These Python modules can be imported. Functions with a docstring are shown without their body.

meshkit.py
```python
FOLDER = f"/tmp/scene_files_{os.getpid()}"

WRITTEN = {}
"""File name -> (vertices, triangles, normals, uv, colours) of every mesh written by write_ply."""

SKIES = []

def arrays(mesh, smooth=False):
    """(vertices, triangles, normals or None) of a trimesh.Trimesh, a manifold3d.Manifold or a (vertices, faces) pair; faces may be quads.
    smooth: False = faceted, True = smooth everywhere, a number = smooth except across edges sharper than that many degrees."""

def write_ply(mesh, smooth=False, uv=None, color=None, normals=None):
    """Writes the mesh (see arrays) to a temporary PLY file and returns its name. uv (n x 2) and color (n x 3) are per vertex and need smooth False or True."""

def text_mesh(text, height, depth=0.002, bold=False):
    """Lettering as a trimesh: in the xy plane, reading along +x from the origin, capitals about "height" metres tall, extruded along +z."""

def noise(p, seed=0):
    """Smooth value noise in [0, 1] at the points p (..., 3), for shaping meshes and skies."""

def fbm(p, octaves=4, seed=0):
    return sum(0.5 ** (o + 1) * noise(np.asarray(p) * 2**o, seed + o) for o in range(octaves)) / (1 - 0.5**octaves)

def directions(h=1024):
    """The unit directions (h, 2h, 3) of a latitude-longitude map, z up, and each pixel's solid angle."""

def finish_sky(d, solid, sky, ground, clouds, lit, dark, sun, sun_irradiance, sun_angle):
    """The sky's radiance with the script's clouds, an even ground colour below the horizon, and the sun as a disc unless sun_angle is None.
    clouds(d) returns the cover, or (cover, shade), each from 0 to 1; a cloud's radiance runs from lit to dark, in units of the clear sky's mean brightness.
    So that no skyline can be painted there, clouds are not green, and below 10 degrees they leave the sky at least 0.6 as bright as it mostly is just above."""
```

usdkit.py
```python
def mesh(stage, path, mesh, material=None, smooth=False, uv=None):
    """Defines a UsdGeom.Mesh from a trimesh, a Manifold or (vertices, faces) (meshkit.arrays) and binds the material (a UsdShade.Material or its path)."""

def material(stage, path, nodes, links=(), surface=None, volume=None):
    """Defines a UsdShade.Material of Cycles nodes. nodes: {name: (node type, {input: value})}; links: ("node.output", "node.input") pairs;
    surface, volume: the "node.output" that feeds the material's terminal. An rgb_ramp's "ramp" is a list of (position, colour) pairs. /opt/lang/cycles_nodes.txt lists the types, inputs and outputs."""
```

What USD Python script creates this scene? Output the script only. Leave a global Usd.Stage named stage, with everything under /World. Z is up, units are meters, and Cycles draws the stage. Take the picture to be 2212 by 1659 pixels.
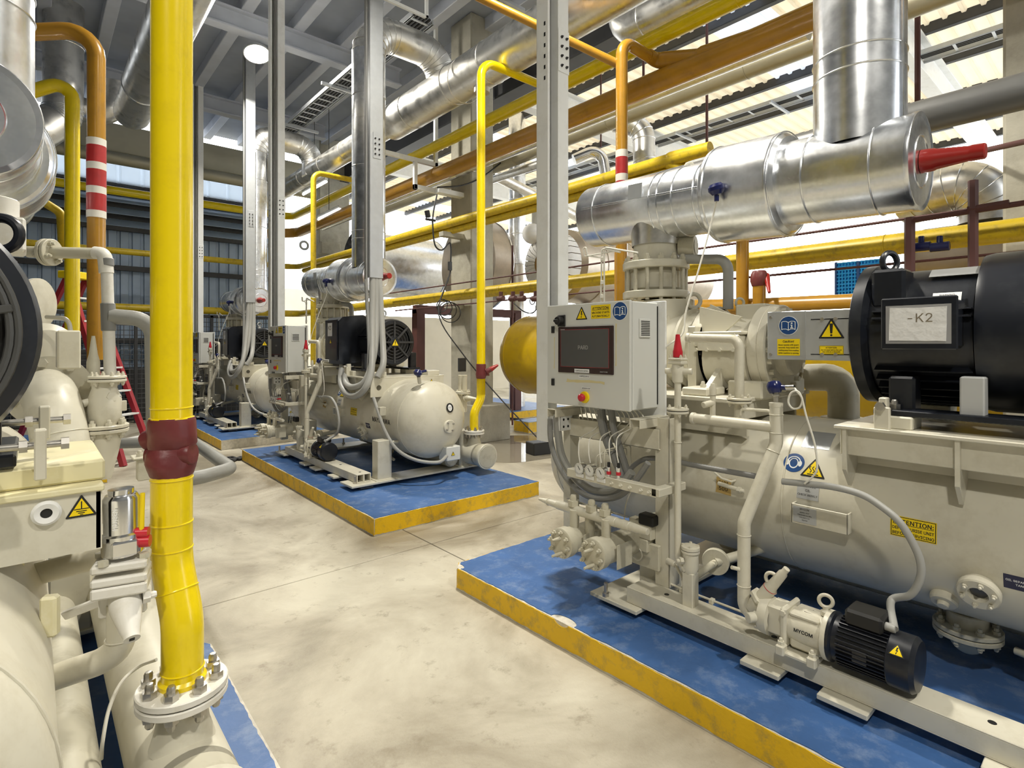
import math, random
import numpy as np, trimesh, usdkit, meshkit
from pxr import Usd, UsdGeom, UsdLux, UsdShade, Gf, Sdf, Vt
from shapely.geometry import Polygon, LineString, Point
from shapely import affinity, unary_union

# ------------------------------------------------------------------ camera, sky, lamps, exposure
stage = Usd.Stage.CreateInMemory()
UsdGeom.SetStageUpAxis(stage, UsdGeom.Tokens.z)
UsdGeom.SetStageMetersPerUnit(stage, 1.0)
UsdGeom.Xform.Define(stage, '/World')
FPX, CXP, HOR, EYE = 1190.0, 1106.0, 745.0, 1.6
YAW = math.atan((CXP - 70.0) / FPX)
cam = UsdGeom.Camera.Define(stage, '/World/camera')
cam.AddTranslateOp().Set(Gf.Vec3d(0, 0, EYE))
cam.AddRotateXYZOp().Set(Gf.Vec3f(90, 0, -math.degrees(YAW)))
cam.CreateHorizontalApertureAttr(36.0)
cam.CreateVerticalApertureAttr(27.0)
cam.CreateFocalLengthAttr(36.0 * FPX / 2212.0)
cam.CreateVerticalApertureOffsetAttr(-(829.5 - HOR) / 2212.0 * 36.0)
cam.CreateClippingRangeAttr(Gf.Vec2f(0.05, 200))
cam.CreateExposureAttr(0.5)
dome = UsdLux.DomeLight.Define(stage, '/World/sky')
dome.CreateColorAttr(Gf.Vec3f(0.93, 0.97, 1.0))
dome.CreateIntensityAttr(0.82)
LAMPS = [((2.83, 9.73, 6.45), 1.0), ((2.83, 3.4, 6.45), 1.0), ((2.0, -2.4, 6.45), 1.0), ((-2.4, -1.6, 6.45), 0.9)]
LAMP_POWER = 600.0

F_ = np.array([math.sin(YAW), math.cos(YAW), 0.0]); R_ = np.array([math.cos(YAW), -math.sin(YAW), 0.0])
def at(px, py, x=None, y=None, z=None, D=None):
    """the point of the place seen in the photograph at px, py that lies on the given plane"""
    d = F_ + (px - CXP) / FPX * R_ + np.array([0, 0, (HOR - py) / FPX])
    if x is not None: D = x / d[0]
    elif y is not None: D = y / d[1]
    elif z is not None: D = (z - EYE) / d[2]
    return np.array([0, 0, EYE]) + D * d

# ------------------------------------------------------------------ materials
LOOKS = {}
def node_paint(name, color, rough=0.4, metal=0.0, var=0.12, scale=3.0, dirt=None, dirt_amt=0.0, dirt_scale=6.0, bump=0.0, bump_scale=40.0, spec=0.5, coat=0.0, rough_var=0.0):
    c = np.array(color, float)
    nodes = {"tc": ("texture_coordinate", {}), "geo": ("geometry", {}),
             "n": ("noise_texture", {"scale": scale, "detail": 6.0, "roughness": 0.6}),
             "r": ("rgb_ramp", {"ramp": [(0.3, tuple(c * (1 - var))), (0.7, tuple(np.minimum(c * (1 + var * 0.6), 1)))]}),
             "p": ("principled_bsdf", {"roughness": rough, "metallic": metal, "specular_ior_level": spec, "coat_weight": coat, "coat_roughness": 0.1})}
    links = [("geo.position", "n.vector"), ("n.fac", "r.fac")]
    out = "r.color"
    if dirt is not None:
        nodes["n2"] = ("noise_texture", {"scale": dirt_scale, "detail": 8.0, "roughness": 0.7})
        nodes["r2"] = ("rgb_ramp", {"ramp": [(0.5, (0, 0, 0)), (0.72, (dirt_amt,) * 3)]})
        nodes["mx"] = ("mix_color", {"b": tuple(dirt)})
        links += [("geo.position", "n2.vector"), ("n2.fac", "r2.fac"), ("r2.color", "mx.fac"), (out, "mx.a")]
        out = "mx.result"
    links.append((out, "p.base_color"))
    if rough_var:
        nodes["n4"] = ("noise_texture", {"scale": 5.0, "detail": 4.0})
        nodes["r4"] = ("rgb_ramp", {"ramp": [(0.3, (max(rough - rough_var, 0.02),) * 3), (0.7, (rough + rough_var,) * 3)]})
        links += [("geo.position", "n4.vector"), ("n4.fac", "r4.fac"), ("r4.color", "p.roughness")]
    if bump:
        nodes["n3"] = ("noise_texture", {"scale": bump_scale, "detail": 3.0})
        nodes["b"] = ("bump", {"strength": bump, "distance": 0.01})
        links += [("geo.position", "n3.vector"), ("n3.fac", "b.height"), ("b.normal", "p.normal")]
    LOOKS[name] = usdkit.material(stage, '/World/Looks/' + name, nodes, links, surface="p.BSDF")
node_paint('cream', (0.66, 0.63, 0.52), 0.36, var=0.05, dirt=(0.36, 0.31, 0.2), dirt_amt=0.35, dirt_scale=5)
node_paint('cream_dull', (0.56, 0.53, 0.42), 0.5, var=0.07, dirt=(0.28, 0.24, 0.15), dirt_amt=0.5, dirt_scale=9)
node_paint('cabinet_grey', (0.66, 0.67, 0.64), 0.42, var=0.03)
node_paint('putty', (0.68, 0.6, 0.33), 0.8, var=0.1)
node_paint('cream_pad', (0.78, 0.72, 0.45), 0.55, var=0.1, dirt=(0.86, 0.82, 0.68), dirt_amt=0.8, dirt_scale=7)
node_paint('post_white', (0.82, 0.83, 0.82), 0.4, var=0.03, dirt=(0.4, 0.38, 0.32), dirt_amt=0.25)
node_paint('galvanised', (0.52, 0.54, 0.56), 0.4, metal=0.6, var=0.06, scale=14)
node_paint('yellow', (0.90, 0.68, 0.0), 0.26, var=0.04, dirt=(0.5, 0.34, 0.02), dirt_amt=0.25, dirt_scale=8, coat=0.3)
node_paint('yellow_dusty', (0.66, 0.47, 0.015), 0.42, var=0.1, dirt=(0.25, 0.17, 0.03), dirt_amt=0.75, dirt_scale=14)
node_paint('ochre', (0.42, 0.21, 0.015), 0.3, var=0.1, dirt=(0.2, 0.1, 0.02), dirt_amt=0.4, dirt_scale=8, coat=0.2)
node_paint('plinth_yellow', (0.80, 0.50, 0.005), 0.55, var=0.08, dirt=(0.3, 0.22, 0.08), dirt_amt=0.8, dirt_scale=11, bump=0.15, bump_scale=60)
node_paint('plinth_blue', (0.05, 0.135, 0.35), 0.5, var=0.22, scale=2.2, dirt=(0.36, 0.44, 0.56), dirt_amt=0.4, dirt_scale=7, bump=0.1, bump_scale=50)
node_paint('chipped_concrete', (0.66, 0.62, 0.53), 0.9, var=0.2, scale=30)
node_paint('concrete_column', (0.42, 0.40, 0.33), 0.85, var=0.15, scale=4, dirt=(0.24, 0.22, 0.17), dirt_amt=0.6, dirt_scale=3, bump=0.2, bump_scale=30)
node_paint('ceiling_flare_blue', (0.34, 0.37, 0.43), 0.9, var=0.15, scale=1.2)  # blue lamp-flare haze painted into the grey ceiling colour
node_paint('beam_flare_blue', (0.50, 0.53, 0.60), 0.6, var=0.08)  # ribs and beams lightened and tinted with the same painted flare haze
node_paint('aluminium', (0.84, 0.86, 0.89), 0.27, metal=1.0, var=0.06, scale=5, bump=0.03, bump_scale=3.0, rough_var=0.06)
node_paint('aluminium_dull', (0.74, 0.73, 0.70), 0.36, metal=1.0, var=0.1, scale=4, bump=0.08, bump_scale=4, rough_var=0.1)
node_paint('aluminium_old', (0.50, 0.44, 0.37), 0.42, metal=0.9, var=0.15, scale=4, bump=0.3, bump_scale=6)
node_paint('chrome', (0.80, 0.80, 0.80), 0.18, metal=1.0, var=0.05, scale=20)
node_paint('steel_bolt', (0.50, 0.48, 0.44), 0.35, metal=0.9, var=0.15, scale=40)
node_paint('dark_steel', (0.05, 0.05, 0.052), 0.5, metal=0.2, var=0.2)
node_paint('motor_black', (0.009, 0.011, 0.017), 0.32, var=0.2, dirt=(0.03, 0.034, 0.04), dirt_amt=0.6, dirt_scale=8)
node_paint('charcoal_grey', (0.07, 0.07, 0.068), 0.45, var=0.3)
node_paint('black', (0.012, 0.012, 0.012), 0.5, var=0.05)
node_paint('rubber_grey', (0.23, 0.23, 0.22), 0.5, var=0.1)
node_paint('conduit_grey', (0.36, 0.36, 0.34), 0.45, var=0.06)
node_paint('pipe_grey', (0.27, 0.27, 0.25), 0.5, var=0.12, dirt=(0.15, 0.14, 0.12), dirt_amt=0.5)
node_paint('dark_pipe', (0.15, 0.15, 0.145), 0.4, var=0.12, metal=0.3)
node_paint('oxide_red', (0.17, 0.03, 0.032), 0.4, var=0.25, scale=9, dirt=(0.12, 0.05, 0.022), dirt_amt=1.0, dirt_scale=9, bump=0.25, bump_scale=22)
node_paint('rust_steel', (0.10, 0.035, 0.03), 0.6, var=0.2)
node_paint('red_plastic', (0.55, 0.02, 0.035), 0.3, var=0.06)
node_paint('red_handle', (0.36, 0.02, 0.015), 0.3, var=0.1)
node_paint('ladder_red', (0.34, 0.02, 0.03), 0.45, var=0.1)
node_paint('tape_red', (0.40, 0.02, 0.02), 0.4, var=0.15, scale=14)
node_paint('tape_white', (0.74, 0.71, 0.64), 0.5, var=0.08)
node_paint('white', (0.80, 0.80, 0.78), 0.5, var=0.03)
node_paint('white_flange', (0.76, 0.74, 0.68), 0.45, var=0.06, dirt=(0.5, 0.45, 0.3), dirt_amt=0.35, dirt_scale=14)
node_paint('insulation_white', (0.80, 0.80, 0.80), 0.6, var=0.05, bump=0.3, bump_scale=14)
node_paint('insulation_tan', (0.36, 0.22, 0.08), 0.9, var=0.3, scale=9)
node_paint('sign_yellow', (0.90, 0.66, 0.0), 0.45, var=0.02)
node_paint('sign_black', (0.012, 0.012, 0.012), 0.5, var=0.02)
node_paint('sign_blue', (0.008, 0.06, 0.22), 0.45, var=0.02)
node_paint('sign_white', (0.82, 0.83, 0.83), 0.45, var=0.02)
node_paint('label_print', (0.12, 0.12, 0.12), 0.6, var=0.05)
node_paint('label_grey', (0.46, 0.47, 0.47), 0.45, var=0.05)
node_paint('label_navy', (0.02, 0.02, 0.06), 0.4, var=0.05)
node_paint('tag_brown', (0.52, 0.36, 0.12), 0.6, var=0.15)
node_paint('sensor_blue', (0.012, 0.018, 0.10), 0.22, var=0.1)
node_paint('screen_glass', (0.10, 0.10, 0.10), 0.12, var=0.08)
node_paint('screen_bezel', (0.035, 0.018, 0.016), 0.35, var=0.1)
node_paint('red_line', (0.4, 0.02, 0.03), 0.5, var=0.05)
node_paint('screen_text', (0.28, 0.28, 0.27), 0.5, var=0.05)
node_paint('grey_fog', (0.30, 0.30, 0.30), 0.5, var=0.05)
node_paint('paper', (0.78, 0.78, 0.77), 0.55, var=0.03, bump=0.7, bump_scale=18)
node_paint('marker_ink', (0.20, 0.17, 0.12), 0.7, var=0.1)
node_paint('tank_yellow', (0.55, 0.36, 0.005), 0.25, var=0.08, dirt=(0.3, 0.2, 0.03), dirt_amt=0.5, dirt_scale=4)
node_paint('cable_white', (0.74, 0.72, 0.64), 0.5, var=0.03)
node_paint('cable_black', (0.02, 0.02, 0.02), 0.5, var=0.03)
node_paint('olive_duct', (0.42, 0.39, 0.29), 0.45, metal=0.5, var=0.08)
node_paint('blue_sheet', (0.36, 0.45, 0.58), 0.45, metal=0.2, var=0.12, scale=2)
node_paint('outdoor_ground', (0.6, 0.57, 0.5), 0.9, var=0.1, scale=1)
node_paint('outdoor_wall', (0.62, 0.57, 0.46), 0.9, var=0.1, scale=1)
node_paint('net_blue', (0.01, 0.30, 0.75), 0.6, var=0.1)
node_paint('cage_wire', (0.10, 0.10, 0.10), 0.5, var=0.1)
# wet-stained screed floor
usdkit_nodes = {"geo": ("geometry", {}),
    "n1": ("noise_texture", {"scale": 0.9, "detail": 8.0, "roughness": 0.62, "distortion": 0.6}),
    "r1": ("rgb_ramp", {"ramp": [(0.33, (0.27, 0.235, 0.17)), (0.5, (0.47, 0.43, 0.34)), (0.64, (0.61, 0.575, 0.47))]}),
    "n2": ("noise_texture", {"scale": 6.5, "detail": 9.0, "roughness": 0.72}),
    "r2": ("rgb_ramp", {"ramp": [(0.57, (0, 0, 0)), (0.70, (0.62, 0.62, 0.62))]}),
    "mx": ("mix_color", {"b": (0.2, 0.165, 0.11)}),
    "n3": ("noise_texture", {"scale": 70.0, "detail": 4.0}),
    "r4": ("rgb_ramp", {"ramp": [(0.35, (0.42, 0.42, 0.42)), (0.65, (0.75, 0.75, 0.75))]}),
    "b": ("bump", {"strength": 0.2, "distance": 0.01}), "p": ("principled_bsdf", {"roughness": 0.6})}
LOOKS['floor'] = usdkit.material(stage, '/World/Looks/floor', usdkit_nodes,
    [("geo.position", "n1.vector"), ("geo.position", "n2.vector"), ("geo.position", "n3.vector"), ("n1.fac", "r1.fac"), ("n2.fac", "r2.fac"),
     ("r2.color", "mx.fac"), ("r1.color", "mx.a"), ("mx.result", "p.base_color"), ("n1.fac", "r4.fac"), ("r4.color", "p.roughness"), ("n3.fac", "b.height"), ("b.normal", "p.normal")], surface="p.BSDF")
# translucent roof and wall sheets let daylight through
def node_sheet(name, col, trans, fac):
    LOOKS[name] = usdkit.material(stage, '/World/Looks/' + name, {"geo": ("geometry", {}), "n": ("noise_texture", {"scale": 1.5, "detail": 5.0}),
        "r": ("rgb_ramp", {"ramp": [(0.3, tuple(np.array(col) * 0.85)), (0.7, col)]}), "d": ("diffuse_bsdf", {}), "t": ("translucent_bsdf", {"color": trans}), "m": ("mix_closure", {"fac": fac})},
        [("geo.position", "n.vector"), ("n.fac", "r.fac"), ("r.color", "d.color"), ("d.BSDF", "m.closure1"), ("t.BSDF", "m.closure2")], surface="m.closure")
node_sheet('roof_sheet', (0.84, 0.80, 0.70), (0.95, 0.88, 0.75), 0.5)
node_sheet('skylight_sheet', (0.8, 0.8, 0.8), (0.92, 0.95, 1.0), 0.6)
node_sheet('light_strip', (0.8, 0.83, 0.87), (0.85, 0.92, 1.0), 0.5)
def node_emit(name, col, strength):
    LOOKS[name] = usdkit.material(stage, '/World/Looks/' + name, {"e": ("emission", {"color": col, "strength": strength})}, [], surface="e.emission")
node_emit('lamp_glow', (1.0, 0.96, 0.88), 60.0)
node_paint('end_wall_grey', (0.16, 0.17, 0.18), 0.9)
node_paint('screen_dark', (0.085, 0.085, 0.085), 0.25, var=0.08)
node_emit('tube_glow', (0.95, 0.98, 1.0), 5.0)
LOOKS['clear_glass'] = usdkit.material(stage, '/World/Looks/clear_glass', {"f": ("fresnel", {"IOR": 1.5}), "t": ("transparent_bsdf", {}), "g": ("glossy_bsdf", {"roughness": 0.05}), "m": ("mix_closure", {})},
    [("f.fac", "m.fac"), ("t.BSDF", "m.closure1"), ("g.BSDF", "m.closure2")], surface="m.closure")

# ------------------------------------------------------------------ shapes
def vec(*a): return np.array(a if len(a) > 1 else a[0], float)
def unit(v): v = np.asarray(v, float); return v / np.linalg.norm(v)
def frame(d):
    d = unit(d); u = np.array([0, 0, 1.0]) if abs(d[2]) < 0.9 else np.array([1.0, 0, 0])
    a = unit(np.cross(u, d)); return a, np.cross(d, a), d
def J(*ms):
    flat = []
    for m in ms: flat += list(m) if isinstance(m, (list, tuple)) else [m]
    return trimesh.util.concatenate(flat) if len(flat) > 1 else flat[0]
def bx(x0, x1, y0, y1, z0, z1, b=0.003):
    lo, hi = np.minimum([x0, y0, z0], [x1, y1, z1]), np.maximum([x0, y0, z0], [x1, y1, z1])
    b = min(b, 0.35 * (hi - lo).min())
    P = []
    for i in range(8):
        c = np.array([(lo, hi)[(i >> k) & 1][k] for k in range(3)]); s = np.array([1 if not (i >> k) & 1 else -1 for k in range(3)])
        for k in range(3):
            o = s * b; o[k] = 0; P.append(c + o)
    return trimesh.convex.convex_hull(np.array(P))
def obox(center, half, xdir, ydir, b=0.003):
    m = bx(-half[0], half[0], -half[1], half[1], -half[2], half[2], b)
    return orient(m, center, xdir, ydir)
def orient(m, o, xdir, ydir):
    x = unit(xdir); y = np.asarray(ydir, float); y = unit(y - x * (x @ y)); z = np.cross(x, y)
    m = m.copy(); m.vertices = np.asarray(o, float) + m.vertices @ np.array([x, y, z]); return m
def lathe(profile, o, d, n=28, a0=0.0, a1=2 * math.pi):
    """profile: (radius, height along d) pairs, closed onto the axis where the radius is 0"""
    a, b, d = frame(d); o = np.asarray(o, float); full = abs(a1 - a0 - 2 * math.pi) < 1e-6
    t = np.linspace(a0, a1, n + (0 if full else 1), endpoint=not full); k = len(t); V, Fc = [], []
    for r, h in profile: V.append(o + d * h + r * (np.cos(t)[:, None] * a + np.sin(t)[:, None] * b))
    V = np.vstack(V)
    for i in range(len(profile) - 1):
        for j in range(k if full else k - 1):
            j2 = (j + 1) % k; p, q, r_, s = i * k + j, i * k + j2, (i + 1) * k + j2, (i + 1) * k + j
            if profile[i][0] > 1e-9: Fc.append((p, q, r_))
            if profile[i + 1][0] > 1e-9: Fc.append((p, r_, s))
    m = trimesh.Trimesh(V, Fc, process=False); m.merge_vertices(); m.update_faces(m.nondegenerate_faces()); return m
def cyl(p0, p1, r, r1=None, n=20, b=None):
    p0, p1 = np.asarray(p0, float), np.asarray(p1, float); L = np.linalg.norm(p1 - p0); r1 = r if r1 is None else r1
    b = min(0.12 * min(r, r1 or r), 0.15 * L, 0.004) if b is None else b
    return lathe([(0, 0), (max(r - b, 0), 0), (r, b), (r1, L - b), (max(r1 - b, 0), L), (0, L)], p0, p1 - p0, n)
def ring(c, d, R, r, n=32, k=8):
    t = np.linspace(0, 2 * math.pi, k, endpoint=False)
    prof = [(R + r * math.cos(x), r * math.sin(x)) for x in t]; return lathe(prof + [prof[0]], c, d, n)
def tube(c, d, ri, ro, h, n=32, b=0.003):
    return lathe([(ri, 0), (ro - b, 0), (ro, b), (ro, h - b), (ro - b, h), (ri, h), (ri, 0)], c, d, n)
def fillet(pts, bend, k=7):
    pts = [np.asarray(p, float) for p in pts]; out = [pts[0]]
    for i in range(1, len(pts) - 1):
        p, a, c = pts[i], pts[i - 1], pts[i + 1]; u, v = unit(a - p), unit(c - p)
        ang = math.acos(np.clip(u @ v, -1, 1))
        if ang > math.pi - 0.02: out.append(p); continue
        t = min(bend / math.tan(ang / 2), 0.49 * np.linalg.norm(a - p), 0.49 * np.linalg.norm(c - p)); r = t * math.tan(ang / 2)
        cen = p + unit(u + v) * r / math.sin(ang / 2); s, e = p + u * t - cen, p + v * t - cen
        w = math.acos(np.clip(unit(s) @ unit(e), -1, 1))
        for q in np.linspace(0, 1, k): out.append(cen + (math.sin((1 - q) * w) * s + math.sin(q * w) * e) / math.sin(w))
    return np.array(out + [pts[-1]])
def spline(pts, n=8):
    P = np.array([np.asarray(p, float) for p in pts]); Q = np.vstack([2 * P[0] - P[1], P, 2 * P[-1] - P[-2]]); out = []
    for i in range(1, len(Q) - 2):
        for t in np.linspace(0, 1, n, endpoint=False):
            a, b, c, d = Q[i - 1:i + 3]; out.append(0.5 * (2 * b + (c - a) * t + (2 * a - 5 * b + 4 * c - d) * t * t + (3 * b - a - 3 * c + d) * t ** 3))
    return np.array(out + [P[-1]])
def sweep(path, r, n=14, cap=True):
    P = np.asarray(path, float); keep = np.r_[True, np.linalg.norm(np.diff(P, axis=0), axis=1) > 1e-5]; P = P[keep]
    rr = np.full(len(P), r, float) if np.ndim(r) == 0 else np.asarray(r, float)[keep]
    T = np.gradient(P, axis=0); T /= np.linalg.norm(T, axis=1, keepdims=True); a, b, _ = frame(T[0]); V = []; t = np.arange(n) * 2 * math.pi / n
    for i in range(len(P)):
        a = unit(a - T[i] * (a @ T[i])); b = np.cross(T[i], a); V.append(P[i] + rr[i] * (np.cos(t)[:, None] * a + np.sin(t)[:, None] * b))
    Fc = []
    for i in range(len(P) - 1):
        for j in range(n):
            j2 = (j + 1) % n; p, q, s, u = i * n + j, i * n + j2, (i + 1) * n + j2, (i + 1) * n + j; Fc += [(p, q, s), (p, s, u)]
    V = np.vstack(V)
    if cap:
        c0, c1 = len(V), len(V) + 1; V = np.vstack([V, P[:1], P[-1:]]); e = (len(P) - 1) * n
        for j in range(n): j2 = (j + 1) % n; Fc += [(c0, j2, j), (c1, e + j, e + j2)]
    return trimesh.Trimesh(V, Fc, process=False)
def pipe(pts, r, bend=None, n=16): return sweep(fillet(pts, bend or 2.2 * r), r, n)
def hose(pts, r, n=10, k=8): return sweep(spline(pts, k), r, n)
def prism(poly, h, o, xdir, ydir):
    """a shapely polygon pulled up by h, laid on the plane of xdir, ydir at o"""
    g = list(poly.geoms) if hasattr(poly, 'geoms') else [poly]
    return orient(J([trimesh.creation.extrude_polygon(x, h, engine='earcut') for x in g if x.area > 1e-9]), o, xdir, ydir)
def hexp(r): return Polygon([(r * math.cos(k * math.pi / 3), r * math.sin(k * math.pi / 3)) for k in range(6)])
def bolt(c, d, r, h=None, stud=0.6):
    a, b, d = frame(d); h = h or 1.0 * r; c = np.asarray(c, float)
    m = [prism(hexp(r), h, c, a, b)]
    if stud: m.append(lathe([(r * .6, 0), (r * .6, stud * r), (r * .45, (stud + .3) * r), (0, (stud + .35) * r)], c + d * h, d, 8))
    return J(m)
def circle_pts(c, d, R, n, a0=0.0):
    a, b, d = frame(d); return [np.asarray(c, float) + R * (math.cos(a0 + 2 * math.pi * i / n) * a + math.sin(a0 + 2 * math.pi * i / n) * b) for i in range(n)]
def dished(c, d, R, depth, n=36, k=9):
    """elliptical vessel end, dome towards d"""
    return lathe([(R * math.cos(t), depth * math.sin(t)) for t in np.linspace(0, math.pi / 2, k)], c, d, n)
def refine(m, e):
    v, f = trimesh.remesh.subdivide_to_size(m.vertices, m.faces, e, max_iter=12); return trimesh.Trimesh(v, f, process=False)
def wrap(m, ax, az, R, theta, y, e=0.02):
    """bends a flat mesh (x towards -y of the place, y up, z outwards) round a cylinder along y; theta from straight up towards -x"""
    m = refine(m, e); v = m.vertices; r = R + v[:, 2]; t = theta - v[:, 1] / R
    m.vertices = np.stack([ax - r * np.sin(t), y - v[:, 0], az + r * np.cos(t)], 1); return m

# ------------------------------------------------------------------ things and parts
COUNT, LOC = {}, {}
def _path(parent, name):
    p = f'{parent}/{name}'; k = COUNT.get(p, 0); COUNT[p] = k + 1
    return p if k == 0 else f'{p}_{k:03d}'
def keys(prim, label=None, cat=None, group=None, kind=None):
    for k, v in (('label', label), ('category', cat), ('group', group), ('kind', kind)):
        if v: prim.SetCustomDataByKey(k, v)
def thing(name, label, cat, loc=(0, 0, 0), group=None, kind=None):
    p = _path('/World', name); x = UsdGeom.Xform.Define(stage, p); x.AddTranslateOp().Set(Gf.Vec3d(*map(float, loc)))
    keys(x.GetPrim(), label, cat, group, kind); LOC[p] = np.asarray(loc, float); return p
def part(parent, name, mesh, mat, label=None, smooth=35, kind=None):
    p = _path(parent, name); root = '/'.join(parent.split('/')[:3]); mesh = mesh if not isinstance(mesh, (list, tuple)) else J(mesh)
    v = trimesh.Trimesh(mesh.vertices - LOC[root], mesh.faces, process=False)
    usdkit.mesh(stage, p, v, LOOKS[mat], smooth=smooth); keys(stage.GetPrimAtPath(p), label, kind=kind); return p
def solo(name, label, cat, mesh, mat, group=None, kind=None, smooth=35):
    p = _path('/World', name); LOC[p] = np.zeros(3); mesh = mesh if not isinstance(mesh, (list, tuple)) else J(mesh)
    usdkit.mesh(stage, p, mesh, LOOKS[mat], smooth=smooth); keys(stage.GetPrimAtPath(p), label, cat, group, kind); return p
def dup(root, off, label, group=None):
    name = root.split('/')[2]
    if name[-4:-3] == '_' and name[-3:].isdigit(): name = name[:-4]
    p = _path('/World', name); x = UsdGeom.Xform.Define(stage, p); x.GetPrim().GetReferences().AddInternalReference(root)
    loc = LOC[root] + np.asarray(off, float); LOC[p] = loc
    op = [o for o in x.GetOrderedXformOps()]
    (op[0] if op else x.AddTranslateOp()).Set(Gf.Vec3d(*map(float, loc)))
    g = group or name.replace('_', ' ') + ' of each machine'
    if not stage.GetPrimAtPath(root).GetCustomDataByKey('group'): stage.GetPrimAtPath(root).SetCustomDataByKey('group', g)
    keys(x.GetPrim(), label, group=g); x.GetPrim().SetInstanceable(True); return p
def bolts(parent, pts, d, r, mat='steel_bolt', name='bolt', **k):
    for c in pts: part(parent, name, bolt(c, d, r, **k), mat)
def flange(parent, c, d, R, t, nb, rb, mat='cream', both=True, bolt_mat='steel_bolt', name='flange', gap=0.004, a0=0.2, bore=0.0, stud=0.6):
    """a bolted pair of flanges whose joint is at c; d points to the side with the nuts"""
    d = unit(d); c = np.asarray(c, float)
    part(parent, name, lathe([(bore, gap / 2), (R - .003, gap / 2), (R, gap / 2 + .003), (R, t - .003), (R - .003, t), (bore, t)], c, d, 36), mat)
    if both:
        part(parent, name, lathe([(bore, -t), (R - .003, -t), (R, -t + .003), (R, -gap / 2 - .003), (R - .003, -gap / 2), (bore, -gap / 2)], c, d, 36), mat)
        part(parent, 'gasket', lathe([(R * .9, -gap / 2), (R * .93, -gap / 2), (R * .93, gap / 2), (R * .9, gap / 2)], c, d, 24), 'black')
    bolts(parent, circle_pts(c + d * t, d, R - 1.5 * rb, nb, a0), d, rb, bolt_mat, stud=stud)
    if both: bolts(parent, circle_pts(c - d * t, d, R - 1.5 * rb, nb, a0), -d, rb, bolt_mat, stud=stud)

# ------------------------------------------------------------------ printed signs: lists of (name, flat mesh, material), x right, y up, z out
def flat(poly, z0, h): 
    g = list(poly.geoms) if hasattr(poly, 'geoms') else [poly]
    m = J([trimesh.creation.extrude_polygon(x, h, engine='earcut') for x in g if x.area > 1e-10]); m.apply_translation([0, 0, z0]); return m
def text_flat(t, height, cx, cy, z, h=0.0006, bold=False):
    m = meshkit.text_mesh(t, height, h, bold); b = m.bounds; m.apply_translation([cx - (b[0, 0] + b[1, 0]) / 2, cy - height / 2, z]); return m
def tri(s, inset=0.0):
    h = s * math.sqrt(3) / 2; p = Polygon([(-s / 2, -h / 3), (s / 2, -h / 3), (0, 2 * h / 3)]); return p.buffer(-inset) if inset else p
T = 0.001
def sym_bolt(s): return Polygon([(-.02, .36), (.10, .36), (.03, .12), (.12, .14), (0, -.12), (.04, -.11), (-.04, -.24), (-.06, -.08), (-.025, -.10), (.03, .06), (-.07, .03)]).buffer(0), s * 0.8
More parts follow.
